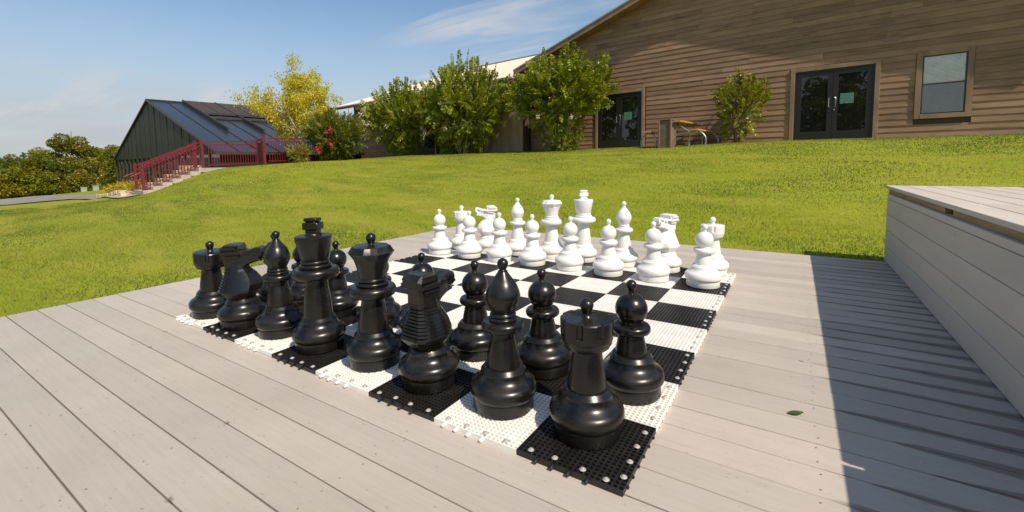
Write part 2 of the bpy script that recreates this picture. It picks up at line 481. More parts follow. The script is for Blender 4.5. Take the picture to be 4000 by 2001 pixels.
def deckmat(name, wet=True):
    m, t, b = newmat(name)
    g = t.nodes.new('ShaderNodeNewGeometry')
    oi = t.nodes.new('ShaderNodeObjectInfo')

    def wn(scale, st, det=5, ro=0.6, off=True):
        mpn = t.nodes.new('ShaderNodeMapping'); mpn.inputs['Scale'].default_value = st
        t.links.new(g.outputs['Position'], mpn.inputs[0])
        q = t.nodes.new('ShaderNodeTexNoise'); q.inputs['Scale'].default_value = scale; q.inputs['Detail'].default_value = det; q.inputs['Roughness'].default_value = ro
        t.links.new(mpn.outputs[0], q.inputs['Vector'])
        return q.outputs[0]
    cc = ramp(t, wn(1.6, (1, 1, 1)), ((0.3, (0.448, 0.398, 0.346)), (0.7, (0.510, 0.455, 0.398))))
    k = t.nodes.new('ShaderNodeMapRange'); k.inputs[3].default_value = 0.87; k.inputs[4].default_value = 1.05
    t.links.new(oi.outputs['Random'], k.inputs[0])
    sv = t.nodes.new('ShaderNodeVectorMath'); sv.operation = 'SCALE'
    t.links.new(cc, sv.inputs[0]); t.links.new(k.outputs[0], sv.inputs['Scale'])
    cc = sv.outputs[0]
    grain = ramp(t, wn(30, (0.12, 3.0, 1), 6, 0.7), ((0.40, 0.0), (0.75, 0.22)))
    cc = mixc(t, grain, cc, (0.26, 0.22, 0.185))
    spk = ramp(t, wn(95, (0.5, 1, 1), 3, 0.6), ((0.66, 0.0), (0.72, 0.45)))
    cc = mixc(t, spk, cc, (0.13, 0.11, 0.09))
    ru = wn(4.5, (1, 1, 1), 5)
    rough = None
    if wet:
        uv = t.nodes.new('ShaderNodeUVMap'); sx = t.nodes.new('ShaderNodeSeparateXYZ'); t.links.new(uv.outputs[0], sx.inputs[0])
        edge = t.nodes.new('ShaderNodeMath'); edge.operation = 'ABSOLUTE'
        sb = t.nodes.new('ShaderNodeMath'); sb.operation = 'SUBTRACT'; sb.inputs[1].default_value = 0.5
        t.links.new(sx.outputs[1], sb.inputs[0]); t.links.new(sb.outputs[0], edge.inputs[0])
        # drips and old stains along the gaps
        st = ramp(t, wn(6.0, (1.2, 0.4, 1), 3, 0.5), ((0.675, 0.0), (0.70, 0.8)))
        em = ramp(t, edge.outputs[0], ((0.43, 0.0), (0.47, 1.0)))
        cc = mixc(t, mixc(t, 1.0, st, em, 'MULTIPLY'), cc, (0.19, 0.165, 0.14))
        # dew left beside the bench
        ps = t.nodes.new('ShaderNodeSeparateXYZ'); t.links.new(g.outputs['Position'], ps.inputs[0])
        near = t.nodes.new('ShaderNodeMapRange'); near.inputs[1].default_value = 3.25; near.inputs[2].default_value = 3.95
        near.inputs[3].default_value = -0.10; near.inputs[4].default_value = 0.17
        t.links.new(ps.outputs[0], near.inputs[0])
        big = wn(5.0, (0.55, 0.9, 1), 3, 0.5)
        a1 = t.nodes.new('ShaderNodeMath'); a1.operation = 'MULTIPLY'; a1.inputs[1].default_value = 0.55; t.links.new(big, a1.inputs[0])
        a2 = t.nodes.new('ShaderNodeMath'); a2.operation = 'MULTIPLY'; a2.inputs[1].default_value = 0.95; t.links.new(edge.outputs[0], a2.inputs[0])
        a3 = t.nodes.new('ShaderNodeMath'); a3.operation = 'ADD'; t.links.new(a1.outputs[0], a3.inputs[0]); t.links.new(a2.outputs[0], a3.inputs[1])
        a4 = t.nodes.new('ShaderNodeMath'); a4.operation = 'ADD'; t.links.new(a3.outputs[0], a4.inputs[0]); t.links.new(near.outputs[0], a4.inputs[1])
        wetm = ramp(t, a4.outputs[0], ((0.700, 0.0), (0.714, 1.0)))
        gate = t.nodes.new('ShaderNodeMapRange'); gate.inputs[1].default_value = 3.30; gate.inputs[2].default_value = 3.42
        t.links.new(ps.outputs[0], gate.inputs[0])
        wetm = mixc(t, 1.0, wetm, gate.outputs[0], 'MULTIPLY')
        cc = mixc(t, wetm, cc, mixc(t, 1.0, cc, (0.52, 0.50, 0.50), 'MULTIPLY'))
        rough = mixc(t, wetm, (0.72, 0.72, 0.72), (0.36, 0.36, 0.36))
    t.links.new(cc, b.inputs['Base Color'])
    if rough is not None: t.links.new(rough, b.inputs['Roughness'])
    else: b.inputs['Roughness'].default_value = 0.72
    b.inputs['Specular IOR Level'].default_value = 0.3
    bump(t, b, wn(45, (0.12, 2.5, 1), 5, 0.7), 0.25, 0.003)
    return m


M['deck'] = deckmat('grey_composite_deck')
M['bench'] = simple('grey_composite_bench', (0.535, 0.468, 0.398), 0.72, var=0.08, scale=2.2, bmp=0.2, rand=0.05, stretch=(3, 0.5, 3))
M['deck_under'] = simple('deck_frame', (0.02, 0.017, 0.014), 0.9)


def lawnmat():
    m, t, b = newmat('mown_lawn')
    big = nz(t, 0.35, 5, 0.6); mid = nz(t, 2.2, 6, 0.65, stretch=(0.45, 1.6, 1)); fine = nz(t, 38, 6, 0.75, dist=0.3)
    c = ramp(t, mid, ((0.25, (0.150, 0.200, 0.009)), (0.5, (0.215, 0.250, 0.013)), (0.78, (0.300, 0.300, 0.032))))
    c = mixc(t, ramp(t, big, ((0.45, 0.0), (0.75, 0.55))), c, (0.350, 0.315, 0.040))
    c = mixc(t, ramp(t, fine, ((0.30, 0.25), (0.5, 0.0))), c, (0.150, 0.195, 0.008))
    t.links.new(c, b.inputs['Base Color'])
    b.inputs['Roughness'].default_value = 0.85; b.inputs['Specular IOR Level'].default_value = 0.15
    bump(t, b, mixc(t, 0.5, fine, mid), 0.12, 0.02)
    return m


M['lawn'] = lawnmat()

# ------------------------------------------------------------------ terrain
CTRL = [  # (u, v, z)
    (-2.7, -11.7, -.10), (0, -11.35, -.10), (2.4, -11.0, -.10), (5, -10.6, -.08), (8, -10.2, -.05),
    (-3.2, -13.5, -.11), (-3.5, -15.5, -.12), (-3.9, -18.0, -.14), (0, -14, -.14), (2.5, -14, -.14), (6, -14, -.12), (10, -15, -.1), (0, -19, -.16), (8, -20, -.15), (-2, -30, -.3), (20, -25, -.2),
    (-10, 0.2, 1.42), (-5, 0.2, 1.43), (0, 0.2, 1.47), (5, 0.2, 1.46), (10, 0.2, 1.5), (18, 0, 1.55), (18, -10, .2),
    (-10, -1.8, 1.33), (-5, -1.8, 1.36), (0, -1.8, 1.42), (5, -1.8, 1.36), (10, -1.8, 1.38),
    (-15, -1.5, 1.36), (-20, -1.5, 1.28), (-24, -1.2, 1.2), (-15, 0, 1.4), (-24, 0, 1.25), (-15, 8, 1.4),
    (-18.6, -10.4, .74), (-18.6, -9.0, .86), (-17.0, -8.6, .96), (-16.5, -6.5, 1.08), (-17.0, -5.0, 1.12), (-18.5, -3.5, 1.15),
    (-18.6, -11.1, .50), (-18.6, -11.8, .20), (-18.55, -12.55, -.10), (-18.5, -13.2, -.22), (-16.5, -11.2, .50), (-16.5, -12.8, .02), (-14, -12.5, .15), (-12, -9, .55), (-8, -8, .52), (-8, -12.6, -.02),
    (-21.9, -12.8, -.28), (-27.4, -13.1, -.60), (-34.1, -15.9, -1.10), (-24, -16, -.62), (-14, -16, -.32), (-20, -20, -.6), (-30, -24, -1.1),
    (-20.3, -10.4, .55), (-21.2, -10.6, .25), (-20.4, -11.6, .12), (-20.3, -12.5, -.16), (-22.5, -11.5, -.30), (-20.5, -9.0, .65),
    (-24, -10, -.42), (-33, -10, -.66), (-46, -9.6, -.85), (-30, -5, -.5), (-22, -5, .2), (-45, 0, -.9),
    (-61, -11, -2.15), (-52, -14, -1.75), (-60, -30, -2.2), (-45, -22, -1.55), (-80, 0, -2.6), (-60, 15, -2.0), (-40, 20, -.9), (-90, -40, -2.6), (0, -60, -1.0), (30, 10, 1.4), (30, -30, -.2), (-10, 30, 1.2), (20, 30, 1.4),
]
CT = np.array(CTRL)


def _phi(a, b):
    d2 = (a[:, None, 0] - b[None, :, 0]) ** 2 + (a[:, None, 1] - b[None, :, 1]) ** 2
    return np.sqrt(d2 + 1.0)


_n = len(CT)
_A = np.zeros((_n + 3, _n + 3))
_A[:_n, :_n] = _phi(CT, CT) - 0.012 * np.eye(_n)
_A[:_n, _n:] = np.c_[np.ones(_n), CT[:, :2] / 30]
_A[_n:, :_n] = _A[:_n, _n:].T
_c = np.linalg.solve(_A, np.r_[CT[:, 2], 0, 0, 0])


def hz_uv(u, v):
    p = np.c_[np.ravel(u), np.ravel(v)].astype(float)
    out = np.zeros(len(p))
    for i in range(0, len(p), 40000):
        q = p[i:i + 40000]
        out[i:i + 40000] = _phi(q, CT) @ _c[:_n] + np.c_[np.ones(len(q)), q / 30] @ _c[_n:]
    return out


def ground(u, v):
    return float(hz_uv([u], [v])[0])


def gpt(u, v, dz=0.0):
    return UV(u, v, ground(u, v) + dz)


def to_uv(x, y):
    dx, dy = x - P0.x, y - P0.y
    return dx * W.x + dy * W.y, dx * V.x + dy * V.y


def np_mesh(name, verts, faces_flat, nper, mat, cols=None, smooth=False):
    me = bpy.data.meshes.new(name)
    verts = np.asarray(verts, np.float32); ff = np.asarray(faces_flat, np.int32).ravel()
    nf = len(ff) // nper
    me.vertices.add(len(verts)); me.vertices.foreach_set('co', verts.ravel())
    me.loops.add(len(ff)); me.loops.foreach_set('vertex_index', ff)
    me.polygons.add(nf)
    me.polygons.foreach_set('loop_start', np.arange(nf, dtype=np.int32) * nper)
    me.update(calc_edges=True)
    if cols is not None:
        at = me.attributes.new('col', 'FLOAT_COLOR', 'POINT')
        c4 = np.ones((len(verts), 4), np.float32); c4[:, :3] = cols
        at.data.foreach_set('color', c4.ravel())
    if mat: me.materials.append(mat)
    if smooth: me.shade_smooth()
    else: me.shade_flat()
    return me


def axis(lo, hi, fine_lo, fine_hi, fine, coarse_ratio=1.18):
    a = list(np.arange(fine_lo, fine_hi + 1e-6, fine))
    s, x = fine, fine_lo
    while x > lo: s *= coarse_ratio; x -= s; a.insert(0, x)
    s, x = fine, fine_hi
    while x < hi: s *= coarse_ratio; x += s; a.append(x)
    return np.array(a)


ua = axis(-1500, 1200, -26, 9, 0.22)
va = axis(-1200, 1500, -19, 1, 0.22)
UU, VV = np.meshgrid(ua, va)
ZZ = hz_uv(UU, VV).reshape(UU.shape)
far = np.clip((np.hypot(UU, VV) - 85) / 60, 0, 1)
ZZ = ZZ * (1 - far) + (-2.6) * far
# keep the earth well below the deck
XX = P0.x + W.x * UU + V.x * VV; YY = P0.y + W.y * UU + V.y * VV
under = (XX > -0.96) & (XX < 3.9) & (YY < 3.98) & (YY > -3.4)
ZZ = np.where(under, -0.35, ZZ)
nu, nv = len(ua), len(va)
idx = np.arange(nu * nv).reshape(nv, nu)
fq = np.stack([idx[:-1, :-1], idx[:-1, 1:], idx[1:, 1:], idx[1:, :-1]], -1).reshape(-1, 4)
lawn = link('lawn', np_mesh('lawn', np.c_[XX.ravel(), YY.ravel(), ZZ.ravel()], fq, 4, M['lawn'], smooth=True))
tag(lawn, kind='structure')

# grass blades standing on the lawn
rng = np.random.default_rng(7)


def grass():
    n = 600000
    head = R_(128) + rng.uniform(-R_(66), R_(84), n)
    d = 2.4 + (23 - 2.4) * rng.random(n) ** 1.15
    x = CAM.x + d * np.cos(head); y = CAM.y + d * np.sin(head)
    u = (x - P0.x) * W.x + (y - P0.y) * W.y; v = (x - P0.x) * V.x + (y - P0.y) * V.y
    k = ~((x > -1.045) & (x < 4.75) & (y < 4.06)) & (v < -0.1) & ~((u < -18.75) & (v > -12.6)) & (u > -26) & ~((x > 3.9) & (y < 4.2) & (x < 4.8))
    x, y, u, v, d = x[k], y[k], u[k], v[k], d[k]
    n = len(x)
    z = hz_uv(u, v)
    h = rng.uniform(0.010, 0.028, n) * (1 + 0.25 * np.sin(u * 1.7 + 2 * np.sin(v * 1.3)))
    edge = ((np.abs(x + 1.045) < 0.16) & (y < 4.2)) | ((np.abs(y - 4.06) < 0.16) & (x > -1.2))
    h = np.where(edge, h * 2.4, h)
    wd_ = 0.0022 + 0.0005 * d
    a = rng.uniform(0, 2 * np.pi, n); lean = rng.uniform(0.1, 0.9, n) * h; la = rng.uniform(0, 2 * np.pi, n)
    p = np.zeros((n, 3, 3))
    p[:, 0] = np.c_[x - np.cos(a) * wd_, y - np.sin(a) * wd_, z - 0.004]
    p[:, 1] = np.c_[x + np.cos(a) * wd_, y + np.sin(a) * wd_, z - 0.004]
    p[:, 2] = np.c_[x + np.cos(la) * lean, y + np.sin(la) * lean, z + h]
    def patch(su, sv, seed, m=26):
        r2 = np.random.default_rng(seed); o = np.zeros(n)
        for _ in range(m): o += np.cos(u * r2.normal(0, 1 / su) * 2.2 + v * r2.normal(0, 1 / sv) * 2.2 + r2.uniform(0, 6.28))
        return o / math.sqrt(m / 2)
    pt_ = 0.55 * patch(2.6, 0.75, 1) + 0.40 * patch(0.7, 0.35, 2) + 0.35 * patch(6, 3, 3)
    f = np.clip(0.42 + 0.42 * pt_ + rng.normal(0, 0.10, n), 0, 1)[:, None]
    straw = np.clip(0.7 * patch(3.2, 0.6, 5) + 0.4 * patch(.8, .4, 6) - 0.55, 0, 1)[:, None] * .75
    g1 = np.array([0.105, 0.165, 0.007]); g2 = np.array([0.300, 0.318, 0.022])
    c = g1 * (1 - f) + g2 * f
    c = c * (1 - straw) + np.array([0.50, 0.43, 0.09]) * straw
    dry = (rng.random(n) < 0.05)[:, None]
    c = np.where(dry, np.array([0.36, 0.30, 0.06]), c)
    cols = np.repeat(c, 3, axis=0)
    o = link('grass', np_mesh('grass', p.reshape(-1, 3), np.arange(3 * n), 3, M['grass_blade'], cols))
    tag(o, 'short sunlit green grass blades covering the sloping lawn', 'grass', kind='stuff')


grass()


def sheet(name, poly_pts, mat, lift, kind='structure', n=24):
    """strip draped on the ground between two edge polylines given in (u, v)"""
    a, b = poly_pts

    def res(pl):
        pl = np.array(pl, float); s = np.r_[0, np.cumsum(np.hypot(*np.diff(pl, axis=0).T))]
        t = np.linspace(0, s[-1], n)
        return np.c_[np.interp(t, s, pl[:, 0]), np.interp(t, s, pl[:, 1])]
    A_, B_ = res(a), res(b)
    m = 6
    g = np.array([A_ + (B_ - A_) * k / m for k in range(m + 1)])
    z = hz_uv(g[..., 0], g[..., 1]) + lift
    g2 = g.reshape(-1, 2)
    vs = np.c_[P0.x + W.x * g2[:, 0] + V.x * g2[:, 1], P0.y + W.y * g2[:, 0] + V.y * g2[:, 1], z]
    ii = np.arange((m + 1) * n).reshape(m + 1, n)
    ff = np.stack([ii[:-1, :-1], ii[:-1, 1:], ii[1:, 1:], ii[1:, :-1]], -1).reshape(-1, 4)
    o = link(name, np_mesh(name, vs, ff, 4, mat, smooth=True))
    tag(o, kind=kind)
    return o


sheet('road', ([(-22.8, -13.15), (-27.4, -13.5), (-34.1, -16.2), (-44, -23), (-56, -34)], [(-23.5, -12.8), (-36, -11.6), (-48, -15.2), (-58, -22), (-72, -34)]), M['road'], 0.05)
sheet('footpath', ([(-18.9, -13.1), (-20.5, -13.25), (-22.6, -13.3)], [(-18.9, -12.65), (-20.5, -12.75), (-23.4, -12.75)]), M['path'], 0.055)

# far hills closing the horizon
hb = MB()
rnd = random.Random(4)
for ring, (rad, hh) in enumerate(((520, 9), (800, 17), (1050, 30))):
    top, n = [], 120
    for k in range(n + 1):
        a = 2 * math.pi * k / n
        hgt_ = hh * (0.55 + 0.3 * math.sin(a * 5 + ring) + 0.2 * math.sin(a * 13 + ring * 2) + 0.08 * rnd.random())
        top.append((rad * math.cos(a), rad * math.sin(a), max(0.5, hgt_)))
    vs, fs = [], []
    for k, (x, y, z) in enumerate(top):
        vs += [(x * 0.9, y * 0.9, -3), (x, y, z), (x * 1.12, y * 1.12, -3)]
        if k:
            b0 = 3 * k
            fs += [(b0 - 3, b0, b0 + 1, b0 - 2), (b0 - 2, b0 + 1, b0 + 2, b0 - 1)]
    hb.add(vs, fs)
tag(hb.obj('hills', M['hill'], smooth=60), kind='structure')

# ------------------------------------------------------------------ deck
DZ = -0.018
XL, XR, YF = -1.03, 6.3, 4.045
dk = MB()
for jx in np.arange(XL + 0.05, 4.9, 0.61): dk.box((jx, -3.2, -0.24), (jx + 0.04, YF - 0.03, DZ - 0.030))
dk.box((XL + 0.012, -3.2, -0.25), (XL + 0.035, YF - 0.012, DZ - 0.030))
dk.box((XL + 0.012, YF - 0.03, -0.25), (4.9, YF - 0.013, DZ - 0.030))
dk.box((XL + 0.02, -3.2, -0.33), (4.9, YF - 0.02, -0.26))
deck = dk.obj('deck', M['deck_under'])
tag(deck, kind='structure')
rp = random.Random(11)


def plank(y0, y1, x0, x1):
    z = DZ + rp.uniform(-0.0012, 0.0012)
    t, c = 0.025, 0.0022
    xs = [x0, x1]
    sec = [(y0, z - t), (y0, z - c), (y0 + c, z), (y1 - c, z), (y1, z - c), (y1, z - t)]
    vs = [(x, y, zq) for x in xs for (y, zq) in sec]
    n = len(sec)
    fs = [(k, k + 1, n + k + 1, n + k) for k in range(n - 1)] + [(n - 1, 0, n, 2 * n - 1), tuple(range(n))[::-1], tuple(range(n, 2 * n))]
    mb = MB().add(vs, fs)
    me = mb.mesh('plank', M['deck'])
    uvl = me.uv_layers.new(name='UVMap')
    for lp in me.loops:
        co = me.vertices[lp.vertex_index].co
        uvl.data[lp.index].uv = (co.x, (co.y - y0) / (y1 - y0))
    return link('plank', me, deck)


PITCH = 0.1388
k = -18
while True:
    y0 = 0.018 + PITCH * k
    if y0 > YF - 0.02: break
    y1 = min(y0 + PITCH - 0.0045, YF)
    e = rp.uniform(-0.006, 0.006)
    plank(y0, y1, XL + e, 4.9)
    k += 1

dsv = MB()
for jx in np.arange(XL + 0.07, 4.9, 0.61):
    for kk in range(-14, 29):
        for q in (0.028, 0.106):
            xx, yy = jx + rp.uniform(-.006, .006), 0.018 + PITCH * kk + q + rp.uniform(-.004, .004)
            if yy > YF - .02 or (-.01 < xx < 8 * T + .01 and -.02 < yy < 8 * T + .01) or rp.random() < .12: continue
            rr_ = 0.0030
            dsv.add([(xx + rr_ * math.cos(a), yy + rr_ * math.sin(a), DZ + 0.0022) for a in np.arange(6) * math.pi / 3], ((0, 1, 2, 3, 4, 5),))
dso = dsv.obj('deck_screws', simple('rusty_deck_screw', (0.34, 0.22, 0.12), 0.6, var=0.5, scale=30, bmp=0), deck)
dso['kind'] = 'stuff'

# ------------------------------------------------------------------ storage bench
BX, BW, BY0, BY1 = 3.945, 0.83, -2.2, 4.12
bench = empty('storage_bench', (BX, BY1, DZ))
tag(bench, 'long grey composite storage box bench with plank lids at the right deck edge', 'storage bench')


def bb(name, a, b, mat, bev=0.003, par=None):
    mb = MB().box((a[0] - BX, a[1] - BY1, a[2] - DZ), (b[0] - BX, b[1] - BY1, b[2] - DZ))
    return mb.obj(name, mat, par or bench, bevel=bev)


bb('core', (BX + 0.03, BY0, DZ + 0.002), (BX + BW - 0.03, BY1 - 0.03, 0.52), M['deck_under'], 0)
zs = [0.0, 0.142, 0.285, 0.430, 0.571, 0.615]
for i in range(5):
    za, zb = DZ + zs[i] + 0.003, DZ + zs[i + 1]
    if i == 4:
        bb('top_rail', (BX, BY0, za), (BX + 0.10, 1.18, zb), M['bench'])
        bb('top_rail', (BX, 1.186, za), (BX + 0.10, BY1, zb), M['bench'])
    else:
        bb('side_board', (BX, BY0, za), (BX + 0.026, BY1, zb), M['bench'])
        bb('end_board', (BX + 0.028, BY1 - 0.026, za), (BX + BW, BY1, zb), M['bench'])
        bb('back_board', (BX + BW - 0.026, BY0, za), (BX + BW, BY1 - 0.03, zb), M['bench'])
for (ya, yb) in ((2.318, 4.30), (0.28, 2.305), (-1.8, 0.268)):
    lid = empty('lid', (0, 0, 0), parent=bench)
    bb('frame_rail', (BX + 0.022, ya + 0.06, DZ + 0.600), (BX + 0.062, yb - 0.09, DZ + 0.655), M['frame_wood'], 0.002, lid)
    bb('frame_rail', (BX + BW - 0.09, ya + 0.06, DZ + 0.600), (BX + BW - 0.05, yb - 0.09, DZ + 0.655), M['frame_wood'], 0.002, lid)
    for cyy in (ya + 0.10, (ya + yb) / 2, yb - 0.16):
        bb('frame_rail', (BX + 0.064, cyy, DZ + 0.604), (BX + BW - 0.092, cyy + 0.04, DZ + 0.655), M['frame_wood'], 0.002, lid)
    for j in range(6):
        xa = BX + 0.004 + j * 0.1455
        e = rp.uniform(-0.006, 0.006)
        bb('lid_board', (xa, ya + e, DZ + 0.657 + rp.uniform(0, 0.002)), (xa + 0.141, yb + e, DZ + 0.684), M['bench'], 0.003, lid)

bsv = MB()
for yy in (3.35, 2.05, 0.75, -0.5):
    for i in range(4):
        for q in (0.035, 0.105):
            y2, z2 = yy + rp.uniform(-.02, .02) - BY1, zs[i] + q
            bsv.add([(-0.0012, y2 + 0.004 * math.cos(a), z2 + 0.004 * math.sin(a)) for a in np.arange(6) * math.pi / 3], ((0, 1, 2, 3, 4, 5),))
bso = bsv.obj('side_screws', M['deck_under'], bench)
bso['kind'] = 'stuff'

# ------------------------------------------------------------------ chess board
NC = 20


def tile_mesh(mat):
    w = T - 0.002
    cell = w / NC
    rib = cell * 0.35
    g = [0.0]
    for i in range(NC): g += [i * cell + rib / 2 if i else rib * 0.5, (i + 1) * cell - rib / 2]
    g.append(w)
    g = np.array(g) - w / 2
    n = len(g)
    th = 0.0172
    gx, gy = np.meshgrid(g, g)
    top = np.c_[gx.ravel(), gy.ravel(), np.zeros(n * n)]
    bot = np.c_[gx.ravel(), gy.ravel(), np.full(n * n, -th)]
    ii = np.arange(n * n).reshape(n, n)
    quads = []
    hole = np.zeros((n - 1, n - 1), bool)
    hole[1::2, 1::2] = True
    for r in range(n - 1):
        for c in range(n - 1):
            a, b, d, e = ii[r, c], ii[r, c + 1], ii[r + 1, c + 1], ii[r + 1, c]
            o = n * n
            if not hole[r, c]: quads.append((a, b, d, e))
            else: quads += [(a, b, b + o, a + o), (b, d, d + o, b + o), (d, e, e + o, d + o), (e, a, a + o, e + o)]
    o = n * n
    for c in range(n - 1):
        for (a, b) in ((ii[0, c + 1], ii[0, c]), (ii[c, 0], ii[c + 1, 0]), (ii[n - 1, c], ii[n - 1, c + 1]), (ii[c + 1, n - 1], ii[c, n - 1])):
            quads.append((a, b, b + o, a + o))
    return np_mesh('tile', np.r_[top, bot], np.array(quads), 4, mat)


tm = {0: tile_mesh(M['tile_white']), 1: tile_mesh(M['tile_black'])}
sv, sf = lathe([(0.0100, 0.0), (0.0104, 0.0014), (0.0070, 0.0028), (0.0062, 0.0052), (0.0032, 0.0066)], 12)
screw_me = MB().add(sv, sf).mesh('screw', M['screw'], smooth=40)
lv = MB().tube([(0, 0, -0.006), (0, -0.012, -0.006), (0, -0.016, -0.007)], [0.0062, 0.0066, 0.0055], 8)
lug_me = {0: lv.mesh('lug', M['tile_white'], smooth=40), 1: lv.mesh('lug', M['tile_black'], smooth=40)}
lv2 = MB().tube([(0, 0, -0.009), (0, -0.006, -0.009)], 0.004, 6)
peg_me = {0: lv2.mesh('peg', M['tile_white'], smooth=40), 1: lv2.mesh('peg', M['tile_black'], smooth=40)}
board = empty('chess_board', (4 * T, 4 * T, DZ))
tag(board, 'black and white chequered floor board of perforated plastic tiles on the deck', 'chess board')
rt = random.Random(5)
for i in range(8):
    for j in range(8):
        c = (i + j) % 2
        o = link('tile', tm[c], board, ((i - 3.5) * T, (j - 3.5) * T, -DZ - 0.0005 + rt.uniform(-0.001, 0.0012)),
                 (rt.gauss(0, 0.0042), rt.gauss(0, 0.0042), rt.gauss(0, 0.0015)))
        if (i, j) == (3, 4): o.rotation_euler = (0.012, -0.016, 0); o.location.z += 0.004
        e = T / 2 - 0.022
        sp = []
        if j == 0: sp += [(q, -e + 0.004 * rt.uniform(-1, 1)) for q in (-.128, -.045, .045, .126)]
        if j == 7: sp += [(q, e) for q in (-.125, -.045, .04, .126)]
        if i == 7: sp += [(e, q) for q in (-.122, -.045, .042, .13)]
        if i == 0: sp += [(-e, q) for q in (-.12, -.045, .042, .13)]
        for (sx, sy) in sp:
            link('screw', screw_me, o, (sx + rt.uniform(-.006, .006), sy + rt.uniform(-.003, .003), 0.0006))
        if j == 0:
            for q in (-.125, -.07, -.015, .042) if c == 0 else (-.10, -.045, .01, .07):
                link('lug', lug_me[c], o, (q, -T / 2 + 0.002, -0.002))
        if i == 7:
            for q in (-.14, -.09, -.035, .02, .08, .135):
                link('peg', peg_me[c], o, (T / 2 - 0.001, q, -0.002), (0, 0, R_(90)))

# ------------------------------------------------------------------ chess pieces
def S(pts): return [(r * T, z * T) for r, z in pts]


BASE = [(.300, 0), (.322, .002), (.328, .012), (.322, .128), (.316, .134), (.318, .139), (.340, .143)] + smooth_prof([(.340, .143), (.356, .168), (.362, .205), (.356, .245), (.336, .278), (.302, .303), (.272, .330), (.252, .362), (.242, .395)], 3)[1:] + \
       [(.243, .401), (.236, .407), (.212, .440), (.206, .446), (.19, .447)]


def col_prof(r0, r1, z1): return smooth_prof([(r0, .440), (r0 * .985, .50), (r0 * .6 + r1 * .4, .45 + (z1 - .45) * .45), (r1 * 1.02, .45 + (z1 - .45) * .82), (r1, z1)], 3)


def torus(r, z, h, ri):
    return [(ri, z - h * 1.02), (r - h * .9, z - h)] + [(r - h * .75 + h * .75 * math.cos(t), z + h * math.sin(t)) for t in np.linspace(-1.3, 1.3, 9)] + [(r - h * .9, z + h), (ri, z + h * 1.02)]


def finial(z, rb=.060, rn=.036, zn=0.06):
    return smooth_prof([(rn * 1.5, z), (rn, z + zn * .55), (rn * 1.05, z + zn), (rb * .86, z + zn + rb * .45), (rb, z + zn + rb * .95), (rb * .82, z + zn + rb * 1.5), (rb * .4, z + zn + rb * 1.85), (.004, z + zn + rb * 1.95)], 3)


def rook_cap(r, z, t):
    if z > .985 * T and r > .2 * T:
        a = (t / (2 * math.pi) * 8) % 1.0
        if a < 0.12 or a > 0.90: return r - .018 * T
    return r


def queen_cap(r, z, t):
    n = 10
    a = (t / (2 * math.pi) * n) % 1.0 - 0.5
    poly = math.cos(math.pi / n) / math.cos(a * 2 * math.pi / n)
    if z > 1.39 * T and r > .2 * T:
        return r * (0.97 + 0.03 * abs(a) * 2) * (1.035 * poly if z < 1.48 * T else poly)
    return r


def onion(z0, zm, z1, rm):
    return smooth_prof([(.118, z0), (.135, z0 + .035), (.168, z0 + .105), (rm, zm), (.176, zm + .065), (.142, zm + .145), (.098, z1 - .085), (.058, z1 - .03), (.04, z1)], 4)


def sphere_prof(zc, r, ztop, zbot):
    a0 = math.asin(max(-1, (zbot - zc) / r)); a1 = math.asin(min(1, (ztop - zc) / r))
    return [(r * math.cos(t), zc + r * math.sin(t)) for t in np.linspace(a0, a1, 18)]


def pm(name, prof, mat, seg=56, rfun=None, sharp=38):
    v_, f_ = lathe(S(prof), seg, rfun)
    return MB().add(v_, f_).mesh(name, mat, smooth=sharp)


def knight_body(mat):
    rows = [(.440, .185, .185, .185), (.470, .200, .200, .195), (.560, .285, .285, .262), (.585, .300, .300, .270), (.600, .302, .300, .270)]
    nr = 11
    key = [(.600, .302, .300, .270), (.68, .330, .275, .240), (.76, .305, .255, .210), (.86, .225, .232, .172), (.94, .130, .218, .150), (1.02, .105, .208, .135), (1.12, .10, .205, .125)]
    kz = [q[0] for q in key]

    def at(z): return [float(np.interp(z, kz, [q[i] for q in key])) for i in (1, 2, 3)]
    zst = (1.02 - .605) / nr
    for i in range(nr):
        za = .605 + i * zst
        fp, fb, t = at(za); rows.append((za, fp, fb, t))
        fp, fb, t = at(za + zst * .55); rows.append((za + zst * .55, fp, fb - .004, t))
        fp, fb, t = at(za + zst * .62); rows.append((za + zst * .62, fp, fb - .040, t))
        fp, fb, t = at(za + zst * .95); rows.append((za + zst * .95, fp, fb - .042, t))
    rows += [(1.03, *at(1.03)), (1.12, *at(1.12))]
    vs, n = [], 12
    for (z, fp, fb, t) in rows:
        rr = fb
        pts = [(fp, 0), (fp * .93, t * .38), (fp * .6, t * .80), (fp * .1, t), (-fb * .35, t * .97), (-rr * .80, t * .80), (-rr, t * .52), (-rr, -t * .52), (-rr * .80, -t * .80), (-fb * .35, -t * .97), (fp * .1, -t), (fp * .6, -t * .80)]
        vs += [(x * T, y * T, z * T) for x, y in pts]
    fs = [(i * n + k, i * n + (k + 1) % n, (i + 1) * n + (k + 1) % n, (i + 1) * n + k) for i in range(len(rows) - 1) for k in range(n)]
    fs += [tuple(range(n))[::-1], tuple((len(rows) - 1) * n + k for k in range(n))]
    return MB().add(vs, fs).mesh('body', mat, smooth=22)


